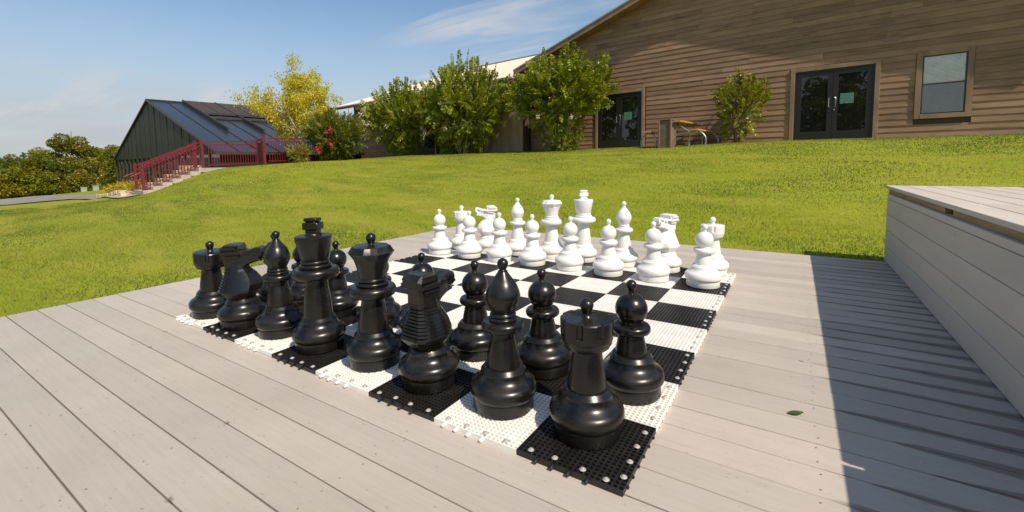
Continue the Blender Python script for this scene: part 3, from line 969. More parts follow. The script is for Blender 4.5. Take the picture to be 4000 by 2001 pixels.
def knight_head(mat):
    pf = [(.04, .90, .12), (.085, .955, .118), (.15, 1.005, .112), (.23, 1.040, .105), (.305, 1.058, .10), (.345, 1.062, .098), (.352, 1.098, .09), (.318, 1.108, .075), (.318, 1.120, .075), (.362, 1.126, .10), (.378, 1.150, .105), (.388, 1.215, .108), (.372, 1.270, .10),
          (.325, 1.292, .095), (.24, 1.272, .10), (.15, 1.240, .12), (.09, 1.232, .135), (.035, 1.238, .15), (.03, 1.322, .150), (-.06, 1.338, .152), (-.19, 1.335, .152), (-.262, 1.275, .165), (-.268, 1.190, .165), (-.225, 1.165, .135), (-.208, 1.06, .135), (-.208, .95, .138)]
    n = len(pf)
    cxy = (0.06, 1.15)
    vs = []
    for side in (1, -1):
        vs += [(f * T, side * t * .74 * T, z * T) for f, z, t in pf]
        vs += [((f + (cxy[0] - f) * .10) * T, side * t * T, (z + (cxy[1] - z) * .13) * T) for f, z, t in pf]
    fs = []
    for k in range(n):
        k2 = (k + 1) % n
        fs.append((k, k2, 2 * n + k2, 2 * n + k))
        fs.append((k, n + k, n + k2, k2))
        fs.append((2 * n + k, 2 * n + k2, 3 * n + k2, 3 * n + k))
    fs.append(tuple(n + k for k in range(n))); fs.append(tuple(3 * n + k for k in range(n))[::-1])
    mb = MB().add(vs, fs)
    me = mb.mesh('head', mat)
    bm = bmesh.new(); bm.from_mesh(me)
    bmesh.ops.triangulate(bm, faces=[f for f in bm.faces if len(f.verts) > 4])
    # brow ledge, cheek plate and eyes
    def blk(pts, t0, t1):
        for s_ in (1, -1):
            b0 = [bm.verts.new((f * T, s_ * t0 * T, z * T)) for f, z in pts]
            b1 = [bm.verts.new(((f * .94 + .06 * sum(p[0] for p in pts) / len(pts)) * T, s_ * t1 * T, (z * .94 + .06 * sum(p[1] for p in pts) / len(pts)) * T)) for f, z in pts]
            m_ = len(pts)
            for q in range(m_): bm.faces.new((b0[q], b0[(q + 1) % m_], b1[(q + 1) % m_], b1[q]))
            bm.faces.new(b1)
    blk([(-.245, 1.185), (-.245, 1.225), (.02, 1.235), (.12, 1.205), (.05, 1.180)], .13, .190)
    blk([(-.17, 1.125), (-.18, 1.155), (.05, 1.165), (.04, 1.135)], .12, .168)
    blk([(-.235, 1.262), (-.20, 1.300), (.0, 1.302), (.01, 1.268)], .14, .184)
    blk([(-.20, 1.308), (-.17, 1.330), (.01, 1.330), (.02, 1.310)], .13, .170)
    blk([(.12, 1.190), (.13, 1.222), (.175, 1.226), (.195, 1.20), (.16, 1.178)], .10, .140)
    blk([(.325, 1.16), (.33, 1.192), (.362, 1.192), (.362, 1.16)], .09, .116)
    blk([(.20, 1.232), (.25, 1.258), (.335, 1.272), (.345, 1.245), (.24, 1.215)], .09, .118)
    bmesh.ops.recalc_face_normals(bm, faces=bm.faces)
    bm.to_mesh(me); bm.free()
    me.shade_smooth(); me.set_sharp_from_angle(angle=R_(17))
    return me


PM = {}
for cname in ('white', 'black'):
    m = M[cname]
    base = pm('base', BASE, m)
    PM[cname, 'pawn'] = [('base', base), ('stem', pm('stem', col_prof(.172, .138, .69), m)), ('collar', pm('collar', torus(.212, .735, .048, .125), m)),
                         ('head', pm('head', [(.122, .775), (.126, .80)] + sphere_prof(.955, .178, 1.125, .825), m)), ('finial', pm('finial', finial(1.105), m, 32))]
    PM[cname, 'rook'] = [('base', base), ('stem', pm('stem', col_prof(.188, .148, .815) + [(.17, .835), (.205, .852)], m)),
                         ('crown', pm('crown', [(.20, .850), (.218, .855), (.236, .890), (.240, .912), (.243, .925), (.247, .930), (.250, .984), (.250, .986), (.253, 1.112), (.246, 1.124), (.23, 1.128), (.10, 1.132), (.05, 1.134)], m, 96, rook_cap, 30)),
                         ('finial', pm('finial', finial(1.125, .066, .042, .055), m, 32))]
    PM[cname, 'bishop'] = [('base', base), ('stem', pm('stem', col_prof(.184, .128, .83), m)), ('collar', pm('collar', torus(.226, .885, .050, .125), m)),
                           ('neck_rings', pm('neck_rings', [(.12, .93)] + torus(.150, .953, .020, .125)[1:-1] + torus(.140, 1.000, .018, .12)[1:-1] + [(.115, 1.03)], m)),
                           ('head', pm('head', onion(1.015, 1.185, 1.475, .186), m)), ('finial', pm('finial', finial(1.465, .060, .036, .02), m, 32))]
    PM[cname, 'queen'] = [('base', base), ('stem', pm('stem', col_prof(.194, .142, .90), m)), ('collar', pm('collar', torus(.304, .970, .066, .14), m)),
                          ('neck_rings', pm('neck_rings', [(.15, 1.03)] + torus(.205, 1.062, .024, .16)[1:-1] + torus(.186, 1.118, .022, .15)[1:-1] + [(.16, 1.15)], m)),
                          ('crown', pm('crown', smooth_prof([(.165, 1.135), (.172, 1.18), (.190, 1.28), (.222, 1.385)], 3)[:-1] + [(.224, 1.392), (.282, 1.476), (.281, 1.486), (.240, 1.550), (.232, 1.555), (.10, 1.572), (.06, 1.575)], m, 120, queen_cap, 16)),
                          ('finial', pm('finial', finial(1.565, .064, .042, .03), m, 32))]
    kc = MB()
    for (hw, hd, za, zb) in ((.082, .070, 1.645, 1.695), (.116, .084, 1.695, 1.795), (.078, .066, 1.795, 1.812), (.096, .074, 1.812, 1.858)):
        kc.box((-hw * T, -hd * T, za * T), (hw * T, hd * T, zb * T))
    PM[cname, 'king'] = [('base', base), ('stem', pm('stem', col_prof(.200, .152, 1.00), m)), ('collar', pm('collar', torus(.320, 1.080, .070, .15), m)),
                         ('neck_rings', pm('neck_rings', [(.15, 1.14)] + torus(.220, 1.178, .026, .17)[1:-1] + torus(.196, 1.236, .024, .16)[1:-1] + [(.17, 1.27)], m)),
                         ('crown', pm('crown', [(.178, 1.255), (.192, 1.27), (.252, 1.592), (.250, 1.604), (.238, 1.610), (.12, 1.618), (.118, 1.63), (.105, 1.645), (.075, 1.658), (.03, 1.66)], m)),
                         ('cross', kc.mesh('cross', m, smooth=40, bevel=.010 * T))]
    PM[cname, 'knight'] = [('base', base), ('body', knight_body(m)), ('head', knight_head(m))]

ORD = ['first', 'second', 'third', 'fourth', 'fifth', 'sixth', 'seventh', 'last']
ro = random.Random(21)


def piece(color, kind, x, y, label, rz=0.0, tilt=(0, 0), group=None):
    o = empty('chess_' + kind, (x * T, y * T, 0.0022))
    o.rotation_euler = (R_(tilt[0]), R_(tilt[1]), R_(rz))
    tag(o, label, 'chess ' + kind, group or ('%s chess pieces' % color))
    for nm, me in PM[color, kind]: link(nm, me, o)
    return o


rook_t = 'knobbed rook'
piece('black', 'rook', .43, .43, 'black rook at the far left corner of the board, behind the left black knight', 10, (2.2, 3.2))
piece('black', 'knight', 1.43, .42, 'left black knight turned sideways, between the far left rook and a bishop', 42, (0, 1))
piece('black', 'bishop', 2.35, .54, 'black bishop beside the black king on its left', 0, (0.6, 0))
piece('black', 'king', 3.35, .52, 'tall black king with cross top, the tallest black piece', 25, (0, -0.8))
piece('black', 'queen', 4.44, .58, 'black queen with faceted crown, right of the black king', 12, (0.4, 0.6))
piece('black', 'knight', 5.44, .55, 'right black knight showing its ridged mane, between queen and near bishop', 86, (0, 0))
piece('black', 'bishop', 6.475, .59, 'near black bishop between the right black knight and the nearest rook', 0, (0, 0.5))
piece('black', 'rook', 7.43, .61, 'nearest black rook standing on the front corner tile', 8, (0, 0))
bp = [(.50, 1.55), (1.42, 1.55), (2.34, 1.56), (3.42, 1.55), (4.42, 1.53), (5.42, 1.50), (6.456, 1.55), (7.57, 1.565)]
bpl = ['black pawn half hidden behind the left black bishop, farthest left of the black pawns', 'black pawn whose head shows between the left bishop and the black king', 'black pawn just right of the black king, behind its collar',
       'black pawn mostly hidden behind the black queen', 'black pawn whose head rises behind the right black knight', 'black pawn between the right black knight and the near bishop', 'black pawn between the near black bishop and the nearest rook', 'black pawn at the right board edge behind the nearest rook']
for i, (x, y) in enumerate(bp):
    piece('black', 'pawn', x, y, bpl[i], ro.uniform(0, 360), (ro.gauss(0, .6), ro.gauss(0, .6)), 'black pawns')
wp = [(.42, 6.44), (1.49, 6.45), (2.46, 6.51), (3.465, 6.53), (4.49, 6.55), (5.49, 6.51), (6.51, 6.55), (7.52, 6.57)]
wpl = ['leftmost white pawn, casting a shadow on the bare deck', 'second white pawn from the left, in front of the left rook and knight', 'third white pawn from the left, in front of the left knight and bishop', 'fourth white pawn from the left, in front of the white queen on its left',
       'fifth white pawn from the left, in front of the white king', 'sixth white pawn from the left, in front of the right white bishop', 'seventh white pawn from the left, in front of the right white knight', 'rightmost white pawn, in front of the right white rook']
for i, (x, y) in enumerate(wp):
    piece('white', 'pawn', x, y, wpl[i], ro.uniform(0, 360), (ro.gauss(0, .5), ro.gauss(0, .5)), 'white pawns')
piece('white', 'rook', .50, 7.36, 'left white rook between the two leftmost white pawns', 0)
piece('white', 'knight', 1.43, 7.44, 'left white knight facing left, behind the white pawns', 222)
piece('white', 'bishop', 2.465, 7.43, 'left white bishop beside the white queen')
piece('white', 'queen', 3.50, 7.53, 'white queen with scalloped crown, left of the white king', 20)
piece('white', 'king', 4.42, 7.55, 'tall white king with cross top, the tallest white piece', 35)
piece('white', 'bishop', 5.50, 7.56, 'right white bishop between the white king and right knight')
piece('white', 'knight', 6.54, 7.50, 'right white knight turned towards the viewer', 248)
piece('white', 'rook', 7.52, 7.72, 'right white rook at the far right board corner', 15)

# leaves fallen on the deck
def fallen(name, label, x, y, rz, l, c, grp=None):
    mb = MB()
    n = 7
    vs = []
    for i in range(n):
        t = i / (n - 1)
        w_ = l * 0.24 * math.sin(math.pi * (0.06 + 0.90 * t)) + 0.0003
        vs += [(l * t, -w_, 0.004 + 0.006 * t * t), (l * t, 0, 0.001 + 0.004 * t), (l * t, w_, 0.004 + 0.005 * t)]
    fs = []
    for i in range(n - 1):
        b0 = 3 * i
        fs += [(b0, b0 + 1, b0 + 4, b0 + 3), (b0 + 1, b0 + 2, b0 + 5, b0 + 4)]
    mb.add(vs, fs)
    o = mb.obj(name, simple(name + '_surface', c, 0.5, var=0.2, scale=40, bmp=0.1), loc=(x, y, DZ + 0.002), rot=(0, 0, rz))
    tag(o, label, 'leaf', grp)


fallen('fallen_leaf', 'single green leaf lying on the sunlit deck planks right of the board', 3.225, 0.722, R_(25), 0.055, (0.045, 0.075, 0.008))

# ------------------------------------------------------------------ lodge with the gable wall
class Bld:
    """a thing set out in the (along wall, away, up) frame of the place"""
    def __init__(s, name, u, v, z, label, cat, group=None):
        s.o = (u, v, z)
        s.e = empty(name, UV(u, v, z), PH)
        tag(s.e, label, cat, group)

    def loc(s, p): return (p[0] - s.o[0], p[1] - s.o[1], p[2] - s.o[2])

    def box(s, name, a, b, mat, par=None, bev=0.0):
        return MB().box(s.loc(a), s.loc(b)).obj(name, mat, par or s.e, bevel=bev)

    def poly(s, name, pts, fs, mat, par=None, smooth=None):
        return MB().add([s.loc(p) for p in pts], fs).obj(name, mat, par or s.e, smooth=smooth)

    def tube(s, name, pts, r, mat, par=None, n=8):
        return MB().tube([s.loc(p) for p in pts], r, n).obj(name, mat, par or s.e, smooth=50)

    def prism(s, name, outline, v0, v1, mat, par=None):
        """outline in (u, z), extruded from v0 to v1"""
        n = len(outline)
        vs = [(u, v0, z) for u, z in outline] + [(u, v1, z) for u, z in outline]
        fs = [tuple(range(n)), tuple(range(n, 2 * n))[::-1]] + [(k, n + k, n + (k + 1) % n, (k + 1) % n) for k in range(n)]
        return s.poly(name, vs, fs, mat, par)


AU, AZ, SL = -2.18, 7.59, 0.314
lo = Bld('lodge_building', AU, 0, 1.4, 'large brown clapboard lodge gable wall with two glass double doors on the right', 'building')
UL, UR = -10.3, 5.94


def rake(u): return AZ - SL * abs(u - AU)


lo.prism('wall_core', [(UL, 1.0), (UR, 1.0), (UR, rake(UR)), (AU, AZ), (UL, rake(UL))], 0.004, 11.5, M['core'])
rs = random.Random(3)
DOORS = [(-0.14, 1.99, 3.68, 1.2), (-7.04, -4.82, 3.68, 1.2), (2.73, 3.83, 3.70, 1.94)]


def clap(b, ua_, ub_, za, zb, vf=0.0, cut=None, lip=0.016):
    """one clapboard; the ends may follow the rake"""
    if cut:
        a0, a1 = cut(za, ua_, ub_), cut(zb, ua_, ub_)
    else:
        a0 = a1 = (ua_, ub_)
    if a0[1] - a0[0] < 0.05: return
    if a1[1] - a1[0] < 0.0: a1 = ((a0[0] + a0[1]) / 2 - .01, (a0[0] + a0[1]) / 2 + .01)
    j = rs.uniform(-0.0015, 0.0015)
    f0, f1 = vf - 0.030 + j, vf - 0.030 + lip + j
    vs = [(a0[0], vf, za), (a0[1], vf, za), (a0[1], f0, za), (a0[0], f0, za), (a1[0], vf, zb), (a1[1], vf, zb), (a1[1], f1, zb), (a1[0], f1, zb)]
    o = b.poly('siding_board', vs, ((0, 1, 2, 3), (4, 5, 6, 7), (0, 1, 5, 4), (1, 2, 6, 5), (2, 3, 7, 6), (3, 0, 4, 7)), M['siding'])
    return o


def gable_cut(z, a, b):
    lim = (AZ - z) / SL
    return max(a, AU - lim), min(b, AU + lim)


EX = 0.172
k = 0
while True:
    za, zb = 1.28 + k * EX, 1.28 + (k + 1) * EX
    if za > AZ - 0.05: break
    lim = (AZ - za) / SL
    a, b = max(UL + 0.1, AU - lim), min(UR - 0.1, AU + lim)
    spans = [(a, b)]
    for (d0, d1, dt, db) in DOORS:
        if za < dt - 0.02 and zb > db + 0.02:
            ns = []
            for (p, q) in spans:
                if q <= d0 or p >= d1: ns.append((p, q)); continue
                if p < d0: ns.append((p, d0 - 0.001))
                if q > d1: ns.append((d1 + 0.001, q))
            spans = ns
    for (p, q) in spans:
        cuts = [p]
        x = p + rs.uniform(1.0, 4.4)
        while x < q - 0.6:
            cuts.append(x); x += rs.uniform(2.3, 4.9)
        cuts.append(q)
        for c0, c1 in zip(cuts[:-1], cuts[1:]):
            clap(lo, c0 + 0.001, c1 - 0.001, za, zb, cut=gable_cut)
    k += 1
lo.box('corner_trim', (UL - 0.01, -0.05, 1.1), (UL + 0.1, 0.1, rake(UL) - 0.02), M['trim'])
lo.box('corner_trim', (UR - 0.1, -0.05, 1.1), (UR + 0.01, 0.1, rake(UR) - 0.02), M['trim'])
OV = 0.50
for s_ in (-1, 1):
    ue = AU + s_ * 8.75

    def ln(u, d): return (u, rake(u) + d)
    lo.prism('roof_slope', [ln(AU, 0.03), ln(ue, 0.03), ln(ue, 0.17), ln(AU, 0.17)], -OV + 0.03, 12.2, M['metal_roof'])
    lo.prism('rake_fascia', [ln(AU, 0.0), ln(ue, 0.0), ln(ue, 0.19), ln(AU, 0.19)], -OV, -OV + 0.028, M['trim'])
    lo.prism('soffit', [ln(AU, 0.004), ln(ue, 0.004), ln(ue, 0.028), ln(AU, 0.028)], -OV + 0.03, -0.001, M['trim'])
    lo.prism('roof_edge_trim', [ln(AU, 0.192), ln(ue, 0.192), ln(ue, 0.25), ln(AU, 0.25)], -OV - 0.03, -OV + 0.30, M['metal_roof'])


def double_door(x0, x1, label, notice_x, cut_left=False):
    d = empty('double_door', lo.loc(((x0 + x1) / 2, 0, 1.4)), 0, lo.e)
    d['label'] = label
    o = ((x0 + x1) / 2, 0, 1.4)

    def bx(name, a, b, mat, bev=0):
        return MB().box(tuple(a[i] - o[i] for i in range(3)), tuple(b[i] - o[i] for i in range(3))).obj(name, mat, d, bevel=bev)
    zt, zb, mid = 3.55, 1.30, (x0 + x1) / 2
    bx('casing', (x0 - 0.115, -0.058, zb), (x0, 0.0, zt + 0.125), M['trim'], 0.004)
    bx('casing', (x1, -0.058, zb), (x1 + 0.115, 0.0, zt + 0.125), M['trim'], 0.004)
    bx('casing', (x0 + 0.001, -0.056, zt), (x1 - 0.001, 0.0, zt + 0.12), M['trim'], 0.004)
    bx('frame', (x0, -0.040, zb), (x0 + 0.045, -0.002, zt), M['door_frame'])
    bx('frame', (x1 - 0.045, -0.040, zb), (x1, -0.002, zt), M['door_frame'])
    bx('frame', (x0 + 0.046, -0.040, zt - 0.05), (x1 - 0.046, -0.002, zt), M['door_frame'])
    for (a, b, hinge) in ((x0 + 0.048, mid - 0.004, 0), (mid + 0.004, x1 - 0.048, 1)):
        z1 = zt - 0.054
        ga, gb = a + 0.125, b - 0.125
        bx('stile', (a, -0.028, zb), (ga, -0.003, z1), M['door_frame'], 0.002)
        bx('stile', (gb, -0.028, zb), (b, -0.003, z1), M['door_frame'], 0.002)
        bx('rail', (ga, -0.027, z1 - 0.125), (gb, -0.003, z1), M['door_frame'])
        bx('rail', (ga, -0.027, zb), (gb, -0.003, 1.735), M['door_frame'])
        bx('glass', (ga, -0.014, 1.735), (gb, -0.008, z1 - 0.125), M['glass'])
        hx = (b - 0.06) if hinge == 0 else (a + 0.06)
        hk = -1 if hinge == 0 else 1
        pts = [(hx, -0.028, 2.42), (hx, -0.085, 2.43), (hx + hk * 0.02, -0.09, 2.46), (hx + hk * 0.02, -0.09, 2.67), (hx, -0.085, 2.70), (hx, -0.028, 2.71)]
        m_ = MB().tube([tuple(p[i] - o[i] for i in range(3)) for p in pts], 0.0115, 8)
        m_.obj('handle', M['steel'], d, smooth=60)
    lk = MB().tube([(mid + 0.05 - o[0], -0.028, 2.35 - 1.4), (mid + 0.05 - o[0], -0.04, 2.35 - 1.4)], 0.022, 10)
    lk.obj('lock', M['steel'], d, smooth=40)
    bx('notice', (notice_x, -0.0175, 2.505), (notice_x + 0.325, -0.0145, 2.805), M['notice'])
    bx('threshold', (x0, -0.10, zb), (x1, 0.0, 1.42), M['concrete'])
    return d


double_door(-0.03, 1.885, 'right double door of dark bronze and glass, next to the window', 1.105)
double_door(-6.865, -4.985, 'left double door of dark bronze and glass, behind the picnic table', -5.717)

wn = empty('window', lo.loc((3.28, 0, 1.94)), 0, lo.e)


def wbox(name, a, b, mat, bev=0):
    o = (3.28, 0, 1.94)
    return MB().box(tuple(a[i] - o[i] for i in range(3)), tuple(b[i] - o[i] for i in range(3))).obj(name, mat, wn, bevel=bev)


x0, x1, z0, z1 = 2.735, 3.825, 1.945, 3.70
wbox('trim', (x0, -0.056, z0), (x0 + 0.12, 0, z1), M['trim'], 0.004)
wbox('trim', (x1 - 0.12, -0.056, z0), (x1, 0, z1), M['trim'], 0.004)
wbox('trim', (x0 + 0.121, -0.054, z1 - 0.115), (x1 - 0.121, 0, z1), M['trim'], 0.004)
wbox('sill', (x0 + 0.121, -0.062, z0), (x1 - 0.121, 0, z0 + 0.115), M['trim'], 0.004)
ix0, ix1, iz0, iz1 = x0 + 0.121, x1 - 0.121, z0 + 0.116, z1 - 0.116
for (a, b) in (((ix0, -0.036, iz0), (ix0 + 0.03, 0, iz1)), ((ix1 - 0.03, -0.036, iz0), (ix1, 0, iz1)), ((ix0 + .031, -0.035, iz1 - 0.03), (ix1 - .031, 0, iz1)), ((ix0 + .031, -0.035, iz0), (ix1 - .031, 0, iz0 + 0.035)), ((ix0 + .031, -0.037, 2.825), (ix1 - .031, 0, 2.865))):
    wbox('sash_bar', a, b, M['bronze_trim'])
wbox('upper_pane', (ix0 + .031, -0.026, 2.866), (ix1 - .031, -0.022, iz1 - .031), M['pane'])
wbox('lower_pane', (ix0 + .031, -0.028, iz0 + .036), (ix1 - .031, -0.024, 2.824), M['screened'])
bl = MB()
nsl = 44
for i in range(nsl):
    zc = iz0 + 0.05 + (iz1 - iz0 - 0.09) * i / (nsl - 1)
    bl.add([(ix0 + .035 - 3.28, -0.003, zc - .013 - 1.94), (ix1 - .035 - 3.28, -0.003, zc - .013 - 1.94), (ix1 - .035 - 3.28, -0.016, zc + .013 - 1.94), (ix0 + .035 - 3.28, -0.016, zc + .013 - 1.94)], ((0, 1, 2, 3),))
bo = bl.obj('blind', M['blind'], wn)
bo['kind'] = 'stuff'

# ------------------------------------------------------------------ low wing
WV = -0.2
wg = Bld('low_wing', -18, WV, 1.3, 'low brown wing with long cream metal roof behind the crape myrtles', 'building')
wg.box('wall_core', (-24.8, WV + 0.004, 0.8), (-10.42, 8.0, 4.72), M['core'])
wz, k = 1.12, 0
while wz < 4.6:
    cuts = [-24.7]
    x = -24.7 + rs.uniform(1.5, 4.5)
    while x < -11.4: cuts.append(x); x += rs.uniform(2.6, 4.9)
    cuts.append(-10.45)
    for c0, c1 in zip(cuts[:-1], cuts[1:]): clap(wg, c0 + .001, c1 - .001, wz, min(wz + 0.24, 4.72), vf=WV, lip=0.018)
    wz += 0.24
wg.box('corner_post', (-24.92, WV - 0.06, 0.8), (-24.70, WV + 0.1, 4.7), M['trim'])
wg.box('porch_wall', (-25.85, 0.9, 0.6), (-24.81, 8.0, 4.9), M['trim'])
wg.box('porch_post', (-25.80, 0.75, 0.6), (-25.66, 0.895, 4.9), M['trim'])
WSL = 0.347


def wr(v): return 4.62 + WSL * (v + 1.0)


# standing-rib roof
rv_, rf_ = [], []
ribs = np.arange(-25.95, -10.5 + 1e-6, 0.305)
prof = []
for x in ribs:
    prof += [(x - 0.032, 0.0), (x - 0.018, 0.026), (x + 0.018, 0.026), (x + 0.032, 0.0)]
for (x, h) in prof:
    rv_ += [(x, -1.0, wr(-1.0) + 0.06 + h), (x, 11.2, wr(11.2) + 0.06 + h)]
n_ = len(prof)
rf_ = [(2 * i, 2 * i + 1, 2 * i + 3, 2 * i + 2) for i in range(n_ - 1)]
wg.poly('roof_front', rv_, rf_, M['cream_roof'])
a, b = -25.95, -10.5
wg.poly('roof_deck', [(a, -0.99, wr(-.99) - .04), (b, -0.99, wr(-.99) - .04), (b, 11.2, wr(11.2) - .04), (a, 11.2, wr(11.2) - .04), (a, -0.99, wr(-.99) + .05), (b, -0.99, wr(-.99) + .05), (b, 11.2, wr(11.2) + .05), (a, 11.2, wr(11.2) + .05)],
        ((0, 1, 2, 3), (4, 5, 6, 7), (0, 1, 5, 4), (1, 2, 6, 5), (2, 3, 7, 6), (3, 0, 4, 7)), M['trim'])
wg.poly('roof_back', [(a, 11.2, wr(11.2) + .07), (b, 11.2, wr(11.2) + .07), (b, 22, 5.0), (a, 22, 5.0)], ((0, 1, 2, 3),), M['cream_roof'])
wg.box('ridge_cap', (a, 11.05, wr(11.2) + 0.075), (b, 11.35, wr(11.2) + 0.13), M['metal_roof'])
wg.box('eave_fascia', (a, -1.03, wr(-1) - 0.14), (b, -1.004, wr(-1) + 0.045), M['trim'])
wg.box('gutter', (a, -1.10, wr(-1) - 0.02), (b, -1.034, wr(-1) + 0.05), M['cream_roof'])
wg.poly('gable_infill', [(-24.81, WV + .01, 4.70), (-24.81, 11.2, 8.75), (-24.81, 20, 4.7)], ((0, 1, 2),), M['trim'])
ww = wg.box('window', (-17.9, WV - 0.045, 1.75), (-16.9, WV - 0.035, 2.75), M['glass'])
MB().box((-0.07, -0.02, -0.07), (1.07, 0.0, 0.0)).obj('window_trim', M['trim'], wg.e, loc=wg.loc((-17.9, WV - 0.035, 1.75)))

# ------------------------------------------------------------------ plank screen between wing and lodge
us = Bld('plank_screen', -11.4, -0.6, 1.35, 'tan vertical plank utility screen between the crape myrtles', 'screen')
x = -12.75
while x < -10.36:
    us.box('plank', (x, -0.63 + rs.uniform(-.003, .003), 1.2), (x + 0.148, -0.605, 3.50), M['vplank'], bev=0.004)
    x += 0.152
us.box('rail', (-12.75, -0.600, 1.8), (-10.36, -0.56, 1.9), M['vplank'])
us.box('rail', (-12.75, -0.600, 3.2), (-10.36, -0.56, 3.3), M['vplank'])
for x in (-12.6, -11.4, -10.5): us.box('post', (x, -0.555, 1.2), (x + 0.09, -0.46, 4.05), M['trim'])
us.box('canopy', (-12.9, -1.05, 4.055), (-10.25, -0.24, 4.125), M['white_metal'], bev=0.005)

# ------------------------------------------------------------------ air conditioner cage
ac = Bld('air_conditioner', -15.4, -1.0, 1.4, 'caged air conditioner with pale frame at the foot of the wing', 'air conditioner')
ac.box('body', (-15.82, -0.97, 1.30), (-15.02, -0.45, 2.16), M['door_frame'])
for x in (-15.90, -14.98): ac.box('frame_bar', (x, -1.02, 1.28), (x + 0.035, -0.985, 2.22), M['white_metal'])
for z in (1.37, 2.19): ac.box('frame_bar', (-15.864, -1.018, z), (-14.981, -0.987, z + 0.03), M['white_metal'])
for i in range(1, 7): ac.box('grille_wire', (-15.90 + 0.134 * i, -1.004, 1.40), (-15.888 + 0.134 * i, -0.996, 2.19), M['steel'])
for i in range(1, 6): ac.box('grille_wire', (-15.864, -1.0135, 1.40 + 0.135 * i), (-14.981, -1.006, 1.412 + 0.135 * i), M['steel'])

# ------------------------------------------------------------------ picnic table
gz = ground(-3.1, -1.2)
pt = Bld('picnic_table', -3.15, -1.2, gz, 'wooden picnic table on bent steel pipe legs behind the litter bin', 'picnic table')
TZ = 2.17
for i in range(5):
    a = -3.54 + i * 0.155
    pt.box('top_plank', (a, -2.10, TZ - 0.045), (a + 0.15, -0.15, TZ), M['table_wood'], bev=0.004)
for uc in (-3.90, -2.40):
    for j in range(2):
        a = uc - 0.145 + j * 0.148
        pt.box('seat_plank', (a, -2.10, TZ - 0.335), (a + 0.143, -0.15, TZ - 0.29), M['table_wood'], bev=0.004)
for vv in (-1.78, -0.48):
    for s_ in (-1, 1):
        c = -3.15
        pts = [(c + s_ * 1.03, vv, gz - 0.05), (c + s_ * 1.06, vv, gz + 0.15), (c + s_ * 1.00, vv, gz + 0.30), (c + s_ * 0.86, vv, TZ - 0.36), (c + s_ * 0.66, vv, TZ - 0.37), (c + s_ * 0.56, vv, gz + 0.25), (c + s_ * 0.54, vv, gz - 0.05)]
        pp = smooth3(pts)
        pt.tube('leg', pp, 0.024, M['galv'])
        pt.tube('strut', [(c + s_ * 0.58, vv, TZ - 0.37), (c + s_ * 0.12, vv, TZ - 0.06)], 0.018, M['galv'])
    pt.box('cross_bar', (-3.50, vv - 0.02, TZ - 0.085), (-2.80, vv + 0.02, TZ - 0.047), M['galv'])
    pt.box('cross_bar', (-3.95, vv + 0.021, TZ - 0.375), (-2.35, vv + 0.06, TZ - 0.338), M['galv'])

# ------------------------------------------------------------------ litter bin
gz = ground(-3.15, -2.35)
bn = Bld('litter_bin', -3.15, -2.35, gz, 'pebble-faced litter bin with brown wooden corner posts before the picnic table', 'litter bin')
z0, z1 = gz - 0.05, 2.185
bn.box('panel', (-3.325, -2.345, z0), (-3.005, -2.315, z1 - 0.02), M['aggregate'])
bn.box('panel', (-3.0, -2.31, z0), (-2.985, -1.96, z1 - 0.02), M['aggregate'])
bn.box('panel', (-3.34, -2.31, z0), (-3.325, -1.96, z1 - 0.02), M['aggregate'])
for (a, b) in ((-3.37, -2.375), (-3.005, -2.375), (-3.37, -1.985), (-3.005, -1.985)):
    bn.box('corner_post', (a, b, z0), (a + 0.045, b + 0.045, z1), M['bin_wood'], bev=0.003)
bn.box('top', (-3.37, -2.372, z1 + 0.001), (-2.962, -1.942, z1 + 0.03), M['bin_wood'], bev=0.003)
bn.box('slot', (-2.983, -2.24, z1 - 0.21), (-2.978, -2.08, z1 - 0.07), M['dark'])

# ------------------------------------------------------------------ glass-roofed barn
gh = Bld('metal_barn', -33.5, -9.4, -0.7, 'dark green metal barn with glazed blue roof at the left', 'building')
GA, GB, GR_, GE, GZ = -45.8, -21.1, -33.45, 1.53, 5.05
GS = (GZ - GE) / (GB - GR_)
GV0, GV1 = -9.4, -2.0


def gr(u): return GZ - GS * abs(u - GR_)


gh.prism('inner_wall', [(GA + .1, -0.95), (GB - .25, -0.95), (GB - .25, gr(GB - .25) - .12), (GR_, GZ - .12), (GA + .1, gr(GA + .1) - .12)], GV0 + 0.12, GV1, M['dark'])
npan = 18
for i in range(npan):
    a = GA + (GB - GA) * i / npan; b = GA + (GB - GA) * (i + 1) / npan - 0.025
    tops = [(b, gr(b) - .02)] + ([(GR_, GZ - .02)] if a < GR_ < b else []) + [(a, gr(a) - .02)]
    lean = rs.uniform(-0.012, 0.012)
    ol = [(a, GE - .06), (b, GE - .06)] + tops
    n = len(ol)
    vs = [(u, GV0 + (lean if k in (0, n - 1) else -lean), z) for k, (u, z) in enumerate(ol)] + [(u, GV0 + 0.05, z) for u, z in ol]
    gh.poly('metal_panel', vs, [tuple(range(n)), tuple(range(n, 2 * n))[::-1]] + [(k, n + k, n + (k + 1) % n, (k + 1) % n) for k in range(n)], M['bronze_metal'])
    gh.box('panel_seam', (b + 0.002, GV0 - 0.02, GE - .05), (b + 0.023, GV0 + 0.04, gr(b) - .03), M['bronze_metal'])
    gh.box('mullion', (a - 0.06, GV0 + 0.02, -0.62), (a + 0.14, GV0 + 0.11, GE - .065), M['bronze_trim'])
    gh.box('pane', (a + 0.142, GV0 + 0.075, -0.58), (b - 0.04, GV0 + 0.09, GE - .065), M['glass'])
gh.box('foundation', (GA - .05, GV0 - 0.02, -1.5), (GB - .3, GV0 + 0.4, -0.625), M['concrete'])
gh.box('side_wall', (GB - .55, GV0 + 0.3, -0.9), (GB - .45, GV1, 0.80), M['stone'])
gh.box('side_window', (GB - .54, GV0 + 0.3, 0.805), (GB - .47, GV1, 1.42), M['glass'])
